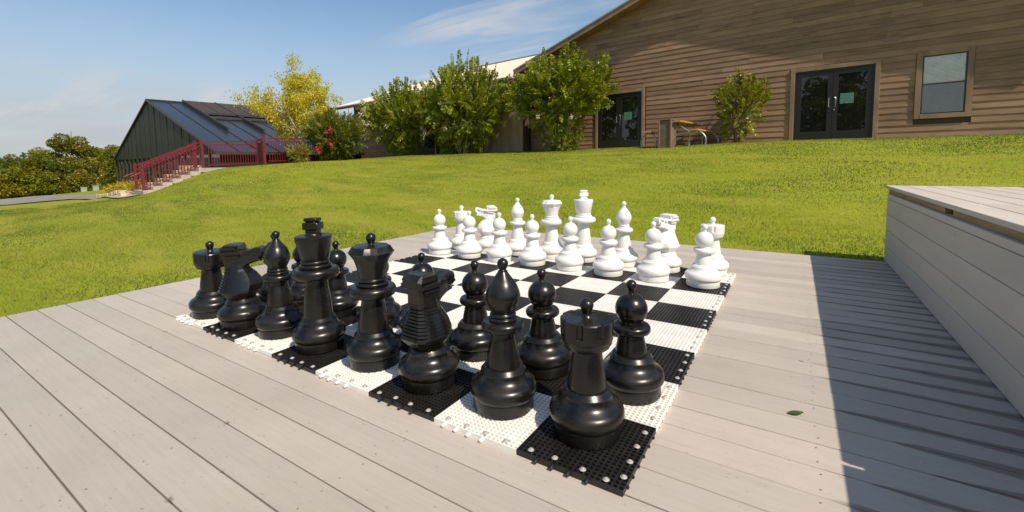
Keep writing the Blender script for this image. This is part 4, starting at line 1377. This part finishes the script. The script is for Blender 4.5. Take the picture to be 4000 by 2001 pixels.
for v_ in np.arange(GV0 + .3, GV1, 1.75): gh.box('side_post', (GB - .44, v_, -0.9), (GB - .34, v_ + .12, 1.42), M['bronze_trim'])
gh.poly('left_roof', [(GA - .3, GV0 - .05, gr(GA - .3)), (GR_, GV0 - .05, GZ), (GR_, GV1, GZ), (GA - .3, GV1, gr(GA - .3))], ((0, 1, 2, 3),), M['bronze_metal'])


def slab(name, u0, u1, v0, v1, d0, d1, mat, par=None):
    vs = []
    for d in (d0, d1):
        vs += [(u0, v0, gr(u0) + d), (u1, v0, gr(u1) + d), (u1, v1, gr(u1) + d), (u0, v1, gr(u0) + d)]
    return gh.poly(name, vs, ((0, 1, 2, 3), (4, 5, 6, 7), (0, 1, 5, 4), (1, 2, 6, 5), (2, 3, 7, 6), (3, 0, 4, 7)), mat, par)


nb = 8
bwid = (GV1 - GV0) / nb
for i in range(nb):
    v0 = GV0 + bwid * i
    slab('roof_pane', GR_ + .02, GB, v0 + 0.03, v0 + bwid - 0.03, 0.0, 0.03, M['roof_glass'])
    slab('batten', GR_ + .02, GB + .02, v0 - 0.028, v0 + 0.028, 0.0, 0.06, M['bronze_trim'])
slab('verge_trim', GR_, GB + .05, GV0 - 0.10, GV0 - 0.035, -0.02, 0.07, M['bronze_trim'])
slab('verge_trim', GA - .3, GR_, GV0 - 0.10, GV0 - 0.035, -0.02, 0.06, M['bronze_trim'])
gh.box('eave_trim', (GB + .021, GV0 - .1, GE - .10), (GB + .08, GV1, GE + .03), M['bronze_trim'])
gh.box('ridge_cap', (GR_ - .09, GV0 - .1, GZ + .03), (GR_ + .09, GV1, GZ + .10), M['bronze_trim'])
for i, v0 in enumerate((GV0 + 2 * bwid, GV0 + 4 * bwid, GV0 + 6 * bwid)):
    v1 = v0 + 2 * bwid
    slab('shade_screen', GR_ - .02, -29.75, v0 + .06, v0 + bwid - .02, 0.16, 0.20, M['shade'])
    slab('shade_screen', GR_ - .02, -29.75, v0 + bwid + .02, v1 - .06, 0.16, 0.20, M['shade'])
    slab('screen_bar', -29.74, -29.55, v0 + .06, v1 - .06, 0.10, 0.22, M['bronze_trim'])
    slab('screen_bar', -28.75, -28.45, v0 + .06, v1 - .06, 0.065, 0.16, M['bronze_trim'])
    slab('screen_rail', GR_ - .02, -25.4, v0 - .05, v0 + .05, 0.065, 0.24, M['bronze_trim'])

# ------------------------------------------------------------------ stone stairs and red railings
SU0, SU1, SV0, SV1, SZ0, SZ1 = -19.95, -18.45, -12.62, -10.55, -0.09, 0.84
st = Bld('stone_stairs', SU1, SV0, SZ0, 'pale stone stairs between red railings beside the metal barn', 'stairs')
ns = 7
for i in range(ns):
    z = SZ0 + (SZ1 - SZ0) * (i + 1) / ns
    va_ = SV0 + (SV1 - SV0) * i / ns
    st.box('step', (SU0, va_ - .02, z - 0.17), (SU1 + 0.12 * rs.random(), va_ + (SV1 - SV0) / ns + .02 + (0.9 if i == ns - 1 else 0), z), M['concrete'], bev=0.008)
st.box('footing', (SU0 + .02, SV0 + .2, -0.6), (SU1, SV1, -0.02), M['concrete'])
rw = Bld('block_retaining_wall', -20.3, -12.3, -0.3, 'stepped tan limestone block wall left of the stairs', 'wall')
for i in range(6):
    zt = 0.13 + 0.155 * i
    va_ = -12.45 + i * 0.30
    for lay in range(i + 2):
        z1 = zt - lay * 0.165
        if z1 < -0.25: break
        rw.box('block', (-20.62 + rs.uniform(-.03, .03), va_ + 0.004, z1 - 0.160), (-20.04 + rs.uniform(-.03, 0), va_ + 0.30 + (0.22 if lay == 0 else 0), z1), M['stone'], bev=0.016)
for i in range(5):
    rw.box('block', (-22.6 + i * 0.42, -10.55 + rs.uniform(-.03, .03), 0.70), (-22.19 + i * 0.42, -10.15, 0.95), M['stone'], bev=0.016)
    rw.box('block', (-22.45 + i * 0.42, -10.62 + rs.uniform(-.03, .03), 0.44), (-22.04 + i * 0.42, -10.15, 0.695), M['stone'], bev=0.016)
    rw.box('block', (-22.6 + i * 0.42, -10.68 + rs.uniform(-.03, .03), 0.18), (-22.19 + i * 0.42, -10.15, 0.435), M['stone'], bev=0.016)
    rw.box('block', (-22.5 + i * 0.42, -10.72 + rs.uniform(-.03, .03), -0.30), (-22.09 + i * 0.42, -10.15, 0.175), M['stone'], bev=0.016)


def railing(name, label, a, b, posts=(1, 1), post_h=1.15, gap=0.105, grip=False, ext=0.0):
    """a, b are (u, v, z) of the two feet"""
    A_, B_ = Vector(a), Vector(b)
    r = Bld(name, a[0], a[1], a[2], label, 'railing', 'red railings by the stairs')
    d = B_ - A_
    run = math.hypot(d.x, d.y)
    dirh = Vector((d.x, d.y, 0)) / run
    prp = Vector((-dirh.y, dirh.x, 0))
    for p, f in ((A_, posts[0]), (B_, posts[1])):
        if f: r.box('post', (p.x - .045, p.y - .045, p.z - .25), (p.x + .045, p.y + .045, p.z + post_h), M['red'], bev=0.006)

    def bar(name_, z, hh, hw, s0=0.0, s1=1.0, mat='red'):
        p, q = A_ + d * s0 + Vector((0, 0, z)), A_ + d * s1 + Vector((0, 0, z))
        vs = []
        for e in (p, q):
            for (sx, sz) in ((-1, -1), (1, -1), (1, 1), (-1, 1)):
                vs.append(e + prp * (hw * sx) + Vector((0, 0, hh * sz)))
        r.poly(name_, vs, ((0, 1, 2, 3), (4, 5, 6, 7), (0, 1, 5, 4), (1, 2, 6, 5), (2, 3, 7, 6), (3, 0, 4, 7)), M[mat])
    e = 0.047 / run
    bar('top_rail', 1.05, .024, .024, e, 1 - e)
    bar('second_rail', 0.92, .018, .018, e, 1 - e)
    bar('bottom_rail', 0.11, .018, .018, e, 1 - e)
    n = int(run / gap)
    pk = MB().box((-.0095, -.0095, 0), (.0095, .0095, 0.775)).mesh('picket', M['red'])
    for i in range(1, n):
        p = A_ + d * (i / n)
        link('picket', pk, r.e, r.loc((p.x, p.y, p.z + 0.129)))
    if grip:
        q0, q1 = A_ + prp * grip + Vector((0, 0, 0.80)) - d * (0.34 / run), B_ + prp * grip + Vector((0, 0, 0.80))
        end = [A_ + prp * grip * .3 + Vector((0, 0, 0.52)), A_ + prp * grip + Vector((0, 0, 0.50)) - dirh * 0.22, A_ + prp * grip + Vector((0, 0, 0.54)) - dirh * 0.33, q0 - dirh * 0.02 - Vector((0, 0, .05)), q0, q1]
        r.tube('hand_grip', end, 0.021, M['red'])
    return r


zb_, zt_ = -0.08, 0.84
railing('stair_railing', 'sloping red stair railing with pickets on the near side of the stairs', (-18.80, -12.55, zb_), (-18.80, -10.62, zt_), gap=0.10, grip=0.09)
railing('stair_railing', 'sloping red stair railing on the far side of the stairs, with a looped hand grip', (-19.80, -12.58, zb_ - .02), (-19.80, -10.60, zt_ - .02), gap=0.10, grip=0.09)
railing('landing_railing', 'level red railing running back from the top of the stairs', (-18.80, -10.50, zt_), (-18.95, -8.50, 0.93), (0, 1), gap=0.10)
railing('landing_railing', 'short red railing between two tall posts in front of the barn', (-18.85, -8.50, 0.95), (-17.30, -8.85, 0.98), (0, 1), gap=0.10)
railing('landing_railing', 'level red railing ending behind the red-flowered crape myrtle', (-17.30, -8.75, 0.98), (-17.35, -6.3, 1.00), (0, 1), gap=0.10)

# planter wall of rough stones with yellow shrubs behind
pw = Bld('planter_wall', -23.2, -13.0, -0.5, 'low rough stone planter wall beside the footpath', 'wall')
for lay in range(2):
    for i in range(11):
        t0 = (i + 0.5 * lay) / 11.5
        u0 = -24.9 + 3.5 * t0; v0 = -13.2 + 0.35 * t0
        zg = ground(u0, v0)
        L_ = 3.5 / 11.5
        pw.box('stone', (u0 + .006, v0 + rs.uniform(-.02, .02), zg - 0.06 + lay * 0.165), (u0 + L_ - .006, v0 + .26, zg + 0.10 + lay * 0.165 + rs.uniform(-.012, .012)), M['stone'], bev=0.02)
for i, (u, v, sx) in enumerate(((-20.55, -12.78, .26), (-20.95, -12.72, .20), (-20.25, -12.86, .16))):
    me = bpy.data.meshes.new('boulder')
    bm = bmesh.new(); bmesh.ops.create_icosphere(bm, subdivisions=2, radius=sx)
    rr = random.Random(i)
    for q in bm.verts: q.co *= 1 + rr.uniform(-.18, .18); q.co.z *= .7
    bm.to_mesh(me); bm.free(); me.materials.append(M['stone'])
    o = link('boulder', me, None, gpt(u, v, sx * .25))
    tag(o, ('largest tan boulder at the foot of the stairs', 'middle tan boulder beside the planter wall end', 'small tan boulder touching the near stair post')[i], 'boulder', 'boulders by the stairs')

# utility cabinets and far house
for i, (u, v) in enumerate(((-48.6, -11.1), (-47.9, -10.45))):
    b_ = Bld('utility_cabinet', u, v, ground(u, v), ('left of two pale green utility cabinets below the tall tree', 'right of two pale green utility cabinets below the tall tree')[i], 'utility box', 'utility cabinets')
    g0 = ground(u, v)
    b_.box('body', (u - .22, v - .18, g0 - .1), (u + .22, v + .18, g0 + .42), M['box_green'], bev=.012)
    b_.box('cover', (u - .24, v - .20, g0 + .421), (u + .24, v + .20, g0 + .48), M['box_green'], bev=.012)
fh = Bld('far_house', -78, -6, -2.0, 'small dark house with a green roof glimpsed between the trees', 'house')
fh.box('wall', (-80.5, -6.5, -3.2), (-75.5, -2.5, -0.2), M['house_wall'])
fh.prism('roof', [(-81.0, -0.2), (-75.0, -0.2), (-78.0, 1.2)], -7.0, -2.2, M['house_roof'])
fh.box('window', (-77.2, -6.56, -1.6), (-76.5, -6.50, -0.8), M['white_metal'])

# ------------------------------------------------------------------ plants
def quads_mesh(name, P, mat, cols):
    n = len(P)
    return np_mesh(name, P.reshape(-1, 3), np.arange(4 * n), 4, mat, np.repeat(cols, 4, axis=0))


def leaf_quads(rg, base, d, ln, wid, up):
    """folded leaf from base along d; up is a rough normal"""
    d = d / (np.linalg.norm(d, axis=1, keepdims=True) + 1e-9)
    s_ = np.cross(d, up); s_ /= (np.linalg.norm(s_, axis=1, keepdims=True) + 1e-9)
    nn = np.cross(s_, d)
    tip = base + d * ln[:, None] - np.array([0, 0, 1]) * (ln * 0.18)[:, None]
    mid = base + d * (ln * .45)[:, None] + nn * (ln * .08)[:, None]
    return np.stack([base, mid - s_ * wid[:, None], tip, mid + s_ * wid[:, None]], axis=1)


def rnd_dir(rg, n):
    a = rg.normal(size=(n, 3)); return a / np.linalg.norm(a, axis=1, keepdims=True)


def crape(name, label, u, v, h, ru, rv, seed, nsh, leaf=0.13, top=10, palette=None, flower=None, cat='shrub', zc=.55, hz=.47, stems=8, group=None, lead=1.0):
    rg = np.random.default_rng(seed)
    base = gpt(u, v)
    t = empty(name, base)
    tag(t, label, cat, group)
    pal = np.array(palette or [(0.130, 0.175, 0.006), (0.190, 0.238, 0.008), (0.260, 0.290, 0.010)])
    young = np.array((0.20, 0.15, 0.022))
    # shoots
    Rm = np.array(Matrix.Rotation(PH, 3, 'Z'))
    dirs = rnd_dir(rg, nsh)
    dirs[:, 2] = np.abs(dirs[:, 2]) * np.where(rg.random(nsh) < .6, 1, -1)
    rad = rg.uniform(0.12, 1.0, nsh) ** 0.5
    az = np.arctan2(dirs[:, 1], dirs[:, 0])
    lob = 1 + 0.16 * np.sin(3.1 * az + seed) * np.sin(5.4 * dirs[:, 2] + seed * 1.7) + 0.12 * np.sin(7 * az + 4 * dirs[:, 2] + seed)
    P = dirs * (rad * lob * .92)[:, None] * np.array([ru, rv, h * hz]) + np.array([0, 0, h * zc])
    P[:, :2] *= np.clip(.42 + 1.0 * P[:, 2:] / h, .5, 1.06)
    D_ = dirs * np.array([.8, .8, .45]) + np.array([0, 0, .55]) + rg.normal(0, .30, (nsh, 3))
    low = P[:, 2] < h * .40
    D_[low, 2] -= .65
    ln = rg.uniform(.28, .60, nsh) * (h / 3.4) ** .5
    if top:
        ang = rg.uniform(0, 2 * np.pi, top); q = rg.uniform(.05, .98, top) ** .7
        Pt = np.c_[np.cos(ang) * q * ru * .95, np.sin(ang) * q * rv * .9, h * (zc + hz * np.sqrt(np.clip(1 - q ** 2, 0, 1)) * .92) - .15]
        Lt = lead * rg.uniform(.5, 1.1, top) * (1.05 - .35 * q)
        Dt = np.c_[np.cos(ang) * q * .55, np.sin(ang) * q * .35, np.ones(top)] + rg.normal(0, .10, (top, 3))
        Dt /= np.linalg.norm(Dt, axis=1, keepdims=True)
        for sg in range(3):
            P = np.r_[P, Pt + Dt * (Lt * sg / 3)[:, None]]; D_ = np.r_[D_, Dt]; ln = np.r_[ln, Lt / 3]; rad = np.r_[rad, np.full(top, .6 if sg < 2 else 1.0)]
    D_ /= np.linalg.norm(D_, axis=1, keepdims=True)
    K = 16
    tt = (np.arange(K) + .5) / K
    S_ = len(P)
    B = P[:, None, :] + D_[:, None, :] * (ln[:, None] * tt[None, :])[:, :, None]
    B[..., 2] -= (0.18 * ln[:, None] * tt[None, :] ** 2) * np.where(P[:, 2] < h * .6, 1, .2)[:, None]
    side = np.where(np.arange(K) % 2 == 0, 1, -1)[None, :, None]
    s0 = np.cross(D_, rnd_dir(rg, S_)); s0 /= np.linalg.norm(s0, axis=1, keepdims=True)
    ld = s0[:, None, :] * side + D_[:, None, :] * .55 + rg.normal(0, .25, (S_, K, 3))
    up = np.cross(s0, D_)[:, None, :] + rg.normal(0, .35, (S_, K, 3)) + np.array([0, 0, .6])
    size = leaf * rg.uniform(.75, 1.25, (S_, K)) * (1.05 - .45 * tt[None, :] ** 3)
    Q = leaf_quads(rg, B.reshape(-1, 3), ld.reshape(-1, 3), size.ravel(), size.ravel() * .33, up.reshape(-1, 3))
    pick = rg.integers(0, len(pal), S_)
    C = pal[pick][:, None, :] * rg.uniform(.75, 1.25, (S_, K, 1))
    yg = np.clip((tt[None, :] - .72) / .28, 0, 1) * (rg.random((S_, 1)) < .55) * (rad > .7)[:, None] * (P[:, 2] > h * .55)[:, None]
    C = C * (1 - yg[..., None] * .8) + young * (yg[..., None] * .8)
    Q = Q @ Rm.T
    link('crown', quads_mesh('crown', Q, M['leaf'], C.reshape(-1, 3)), t)
    tb = MB()
    for i in range(0, S_, 3):
        p, d = Vector(Rm @ P[i]), Vector(Rm @ D_[i])
        tb.tube([p - d * .25, p + d * float(ln[i])], [.007, .003], 4, False)
    for i in range(stems):
        a = 2 * math.pi * i / stems + rg.uniform(-.3, .3)
        e = Vector(Rm @ np.array([math.cos(a) * ru * .55, math.sin(a) * rv * .5, h * rg.uniform(.5, .8)]))
        b0 = Vector((math.cos(a) * .12, math.sin(a) * .10, -.06))
        m1 = b0.lerp(e, .42) + Vector((0, 0, .16 * h * .3))
        tb.tube([b0, m1, e], [.024, .017, .007], 6, False)
    tb.obj('trunk', M['pale_bark'] if h > 3 else M['bark'], t, smooth=60)
    if flower:
        mat, n, spots, fs = flower
        rgf = np.random.default_rng(seed + 99)
        k_ = 46
        pp = rgf.normal(0, 1, (k_, 3)) * np.array([.055, .055, .085]) * fs
        fq = leaf_quads(rgf, pp, rnd_dir(rgf, k_), np.full(k_, .05 * fs), np.full(k_, .022 * fs), rnd_dir(rgf, k_))
        fm = np_mesh('flower_cluster', fq.reshape(-1, 3), np.arange(4 * k_), 4, mat)
        for i in range(n):
            if spots and i < len(spots): p = np.array(spots[i])
            else:
                dd = rnd_dir(rgf, 1)[0]; dd[1] = -abs(dd[1]); dd[2] *= .7
                p = dd * np.array([ru, rv, h * hz]) * .97 + np.array([0, 0, h * zc])
            s_ = rgf.uniform(.6, 1.15)
            fo = link('flower_cluster', fm, t, Vector(Rm @ p), (rgf.uniform(-.5, .5), rgf.uniform(-.5, .5), rgf.uniform(0, 6)), (s_, s_, s_))
            fo['kind'] = 'stuff'
    return t


crape('crape_myrtle', 'left green crape myrtle with cream flower heads along its left side', -17.5, -1.9, 3.25, 3.2, 1.3, 11, 1180, top=50, flower=(M['petal_white'], 15, [(-2.9, -.6, 2.4), (-2.6, -.8, 2.7), (-2.3, -1.0, 2.2), (-2.2, -.9, 2.9), (-1.9, -1.1, 1.8), (-2.5, -.8, 1.2), (-1.6, -1.2, 2.5), (-3.0, -.3, 1.9), (-1.2, -1.25, 1.7)], 1.3), group='crape myrtles along the wall')
crape('crape_myrtle', 'middle green crape myrtle with tall upright shoots in front of the cream roof', -12.9, -1.9, 3.65, 2.7, 1.25, 23, 1060, top=46, lead=1.25, flower=(M['petal_white'], 3, [(-2.2, -.6, 1.3), (-1.5, -1.0, .95), (.2, -1.2, 1.1)], 1.0), group='crape myrtles along the wall')
crape('crape_myrtle', 'right green crape myrtle with bare lower stems, left of the left double door', -7.8, -1.45, 3.45, 2.3, 1.1, 37, 960, top=54, flower=(M['petal_white'], 3, [(-1.5, -.7, 1.35), (-.25, -1.05, 1.3), (1.1, -.8, 1.2)], .8), group='crape myrtles along the wall', zc=.62, hz=.40)
crape('low_bush', 'low green undergrowth at the foot of the right crape myrtle', -7.6, -1.6, .75, 1.25, .5, 41, 240, leaf=.06, top=0, zc=.4, hz=.5, stems=4, cat='bush')
crape('low_bush', 'low green undergrowth at the foot of the left crape myrtle', -16.9, -2.2, .8, 1.0, .45, 42, 200, leaf=.06, top=0, zc=.4, hz=.5, stems=4, cat='bush')
crape('low_bush', 'low green undergrowth right of the air conditioner cage', -13.7, -1.9, .9, .9, .45, 43, 220, leaf=.06, top=0, zc=.4, hz=.5, stems=4, cat='bush')
crape('slender_shrub', 'slender light green shrub against the lodge wall, left of the right double door', -1.38, -.75, 2.0, .70, .5, 57, 250, leaf=.085, top=18, lead=.65, palette=[(0.16, 0.19, 0.008), (0.21, 0.235, 0.010), (0.26, 0.265, 0.012)], stems=6)
crape('red_crape_myrtle', 'dark green crape myrtle with red flowers by the end of the red railing', -16.3, -6.3, 2.0, 1.5, 1.1, 61, 1500, leaf=.082, top=16, lead=.5, palette=[(0.085, 0.120, 0.010), (0.135, 0.165, 0.012), (0.210, 0.195, 0.020)], flower=(M['petal_red'], 8, [(.35, -1.0, .42), (.52, -1.0, .34), (.42, -1.0, .52), (.85, -.8, 1.15), (1.0, -.7, 1.25), (.75, -.8, .85), (-.5, -.9, 1.3), (.95, -.7, .65)], .85), zc=.50, hz=.50)
crape('golden_bush', 'small golden green bush at the left foot of the red-flowered crape myrtle', -16.75, -7.7, .75, .55, .45, 67, 330, leaf=.045, top=2, palette=[(0.26, 0.25, 0.012), (0.20, 0.20, 0.012), (0.34, 0.27, 0.014)], zc=.45, hz=.5, stems=4, cat='bush')
for i, (u, v, h) in enumerate(((-26.3, -12.2, .62), (-24.7, -12.2, .70), (-22.9, -12.1, .66))):
    crape('yellow_shrub', ('leftmost low yellow shrub behind the planter wall', 'middle low yellow shrub behind the planter wall', 'rightmost low yellow shrub behind the planter wall, next to the stairs')[i], u, v, h, .75, .5, 70 + i, 200, leaf=.05, top=0, palette=[(0.45, 0.36, 0.014), (0.28, 0.28, 0.014), (0.55, 0.42, 0.016)], zc=.5, hz=.5, stems=4, cat='bush', group='yellow shrubs in the planter')


def limb(tb, p, d, ln, r, rg, depth, tips, bend=.25, up=.15):
    pts = [p]; rr = [r]
    n = 5
    for i in range(n):
        d = (d + Vector(rg.normal(0, bend, 3)) * .5 + Vector((0, 0, up * .3))).normalized()
        p = p + d * (ln / n)
        pts.append(p); rr.append(r * (1 - .62 * (i + 1) / n))
    tb.tube(pts, rr, 6 if depth < 2 else 4, False)
    if depth >= 1: tips += [(pts[k], d) for k in range(2, n + 1)]
    if depth == 3: return
    for i in range(4 if depth else 7):
        k_ = rg.integers(2 if depth else 1, n + 1)
        q = (d + Vector(rg.normal(0, .75, 3)) + Vector((0, 0, up))).normalized()
        limb(tb, pts[k_], q, ln * rg.uniform(.45, .66), rr[k_] * .62, rg, depth + 1, tips, bend, up)


def birch():
    rg = np.random.default_rng(8)
    b = gpt(-19.25, -6.2)
    t = empty('yellow_birch', b)
    tag(t, 'golden yellow leaved tree standing behind the red railing', 'tree')
    tb = MB(); tips = []
    for (dx, dy, L_) in ((.1, 0, 2.7), (-.42, -.2, 2.4), (.36, .1, 2.3), (-.95, -.35, 2.1), (-.15, .4, 2.5), (.75, .1, 1.9), (-.7, .2, 2.2)):
        limb(tb, Vector((0, 0, .9)), Vector((dx, dy, 1.0)).normalized(), L_, .05, rg, 1, tips, .28, .12)
    tb.tube([(0.15, 0, -.2), (.05, 0, .5), (0, 0, 1.0)], [.10, .085, .06], 8)
    tb.obj('trunk', M['pale_bark'], t, smooth=60)
    tp = np.array([list(p) for p, d in tips])
    keep = (tp[:, 2] < 5.35) & (tp[:, 2] > 1.0)
    tp = tp[keep]
    per = max(6, int(21000 / len(tp)))
    Bp = np.repeat(tp, per, axis=0) + rg.normal(0, .125, (len(tp) * per, 3))
    n = len(Bp)
    d = rnd_dir(rg, n) + np.array([0, 0, -.6])
    ln = rg.uniform(.06, .11, n)
    Q = leaf_quads(rg, Bp, d, ln, ln * .34, rnd_dir(rg, n))
    f = np.clip((Bp[:, 2] - 1.0) / 4.2, 0, 1)[:, None]
    c = np.array((0.56, 0.48, 0.014)) * (1 - f) + np.array((0.54, 0.49, 0.09)) * f
    gsel = (rg.random(n) < .30)[:, None]
    c = np.where(gsel, np.array((0.33, 0.36, 0.018)), c) * rg.uniform(.75, 1.25, (n, 1))
    link('crown', quads_mesh('crown', Q, M['leaf_yellow'], c), t)


birch()


def far_tree(name, label, u, v, top, r, seed, pal, n=8500, leaf=.19, group='trees beyond the road', trunk=.09, bark='bark'):
    rg = np.random.default_rng(seed)
    zg = ground(u, v)
    b = UV(u, v, zg)
    t = empty(name, b)
    tag(t, label, 'tree', group)
    h = top - zg
    ncl = 46
    cd = rnd_dir(rg, ncl)
    q = rg.uniform(.15, .86, ncl) ** .6
    taper = 1.0
    cc = cd * q[:, None] * np.array([r, r, h * .47]) + np.array([0, 0, h * .52])
    cc[:, :2] *= np.clip(1.25 - .55 * (cc[:, 2:] / h), .45, 1.2)
    cr = rg.uniform(.26, .46, ncl) * r * .72
    sel = rg.integers(0, ncl, n)
    dd = rnd_dir(rg, n)
    rr = rg.uniform(.55, 1.0, n) ** .5
    P = cc[sel] + dd * (cr[sel] * rr)[:, None] * np.array([1, 1, .8])
    P[:, 2] = np.clip(P[:, 2], .15, h)
    ln = leaf * rg.uniform(.6, 1.3, n)
    Q = leaf_quads(rg, P, dd + rnd_dir(rg, n) * .9, ln, ln * .42, rnd_dir(rg, n) + np.array([0, 0, .5]))
    pal = np.array(pal)
    tone = rg.integers(0, len(pal), ncl)
    C = pal[tone[sel]] * rg.uniform(.7, 1.3, (n, 1))
    link('crown', quads_mesh('crown', Q, M['leaf'], C), t)
    tb = MB()
    tb.tube([(0, 0, -.3), (.05, .02, h * .3), (0, 0, h * .62), (.03, 0, h * .9)], [trunk, trunk * .8, trunk * .5, .02], 7)
    for i in range(9):
        k_ = int(rg.integers(0, ncl))
        e = Vector(cc[k_]); s_ = Vector((0, 0, max(.3, e.z * .55)))
        tb.tube([s_, s_.lerp(e, .5) + Vector((0, 0, .08)), e], [trunk * .45, trunk * .3, .012], 5, False)
    tb.obj('trunk', M[bark], t, smooth=60)
    return t


OLIVE = [(0.20, 0.185, 0.014), (0.25, 0.22, 0.022), (0.15, 0.15, 0.010)]
GREEN = [(0.13, 0.15, 0.008), (0.175, 0.185, 0.010), (0.21, 0.20, 0.014)]
ORANGE = [(0.26, 0.215, 0.010), (0.20, 0.20, 0.010), (0.17, 0.19, 0.010)]
DARK = [(0.085, 0.105, 0.010), (0.11, 0.13, 0.010)]
far_tree('olive_tree', 'tallest olive green tree at the left, rising above the others', -60.9, -10.4, 5.3, 2.4, 1, OLIVE, 13000)
far_tree('green_tree', 'rounded green tree just left of the metal barn', -67.6, -7.0, 3.7, 2.6, 2, GREEN, 10000)
far_tree('orange_tree', 'orange tinged tree left of the tallest olive tree', -57.4, -12.95, 2.3, 1.9, 3, ORANGE + GREEN[:1])
far_tree('green_tree', 'bushy green tree behind the orange tinged tree', -70.8, -12.4, 3.3, 2.7, 4, GREEN)
far_tree('green_tree', 'green tree with feathery top near the left picture edge', -69.6, -14.0, 3.0, 2.4, 5, DARK + GREEN)
far_tree('dark_tree', 'dark green tree cut by the left picture edge', -61.4, -15.1, 1.7, 1.9, 6, DARK)
far_tree('yellow_green_tree', 'yellow green tree in front of the tallest olive tree', -57.5, -11.75, 2.2, 1.8, 7, [(0.12, 0.125, 0.012), (0.09, 0.105, 0.012)])
far_tree('orange_tree', 'low orange tinged tree in front, nearest the road at far left', -57.1, -14.15, 1.1, 1.8, 8, ORANGE)
far_tree('dark_tree', 'dark green tree touching the left edge of the metal barn', -66.0, -5.2, 1.8, 1.8, 9, DARK + GREEN[:1])
far_tree('olive_tree', 'low olive tree below the tallest tree, beside the utility cabinets', -56.0, -10.5, .7, 1.5, 10, OLIVE)
far_tree('green_tree', 'low green tree between the two orange tinged trees', -56.2, -12.9, .6, 1.6, 12, GREEN)
far_tree('dark_tree', 'low dark tree at the roadside beneath the leftmost trees', -58.5, -15.3, .3, 1.7, 13, DARK + ORANGE[1:2])
# trees across the lawn that the door glass mirrors
for i, (u, v, top, r) in enumerate(((-22, -44, 11.5, 4.6), (-13, -42, 9.5, 4.4), (-3, -44, 12.0, 4.8))):
    far_tree('mirrored_tree', ('dark tree mirrored at the left of the left door glass', 'dark tree mirrored in the left double door', 'tall dark tree mirrored in the right double door')[i], u, v, top, r, 30 + i, DARK + GREEN, 9000, .42, 'trees mirrored in the glass', .22)
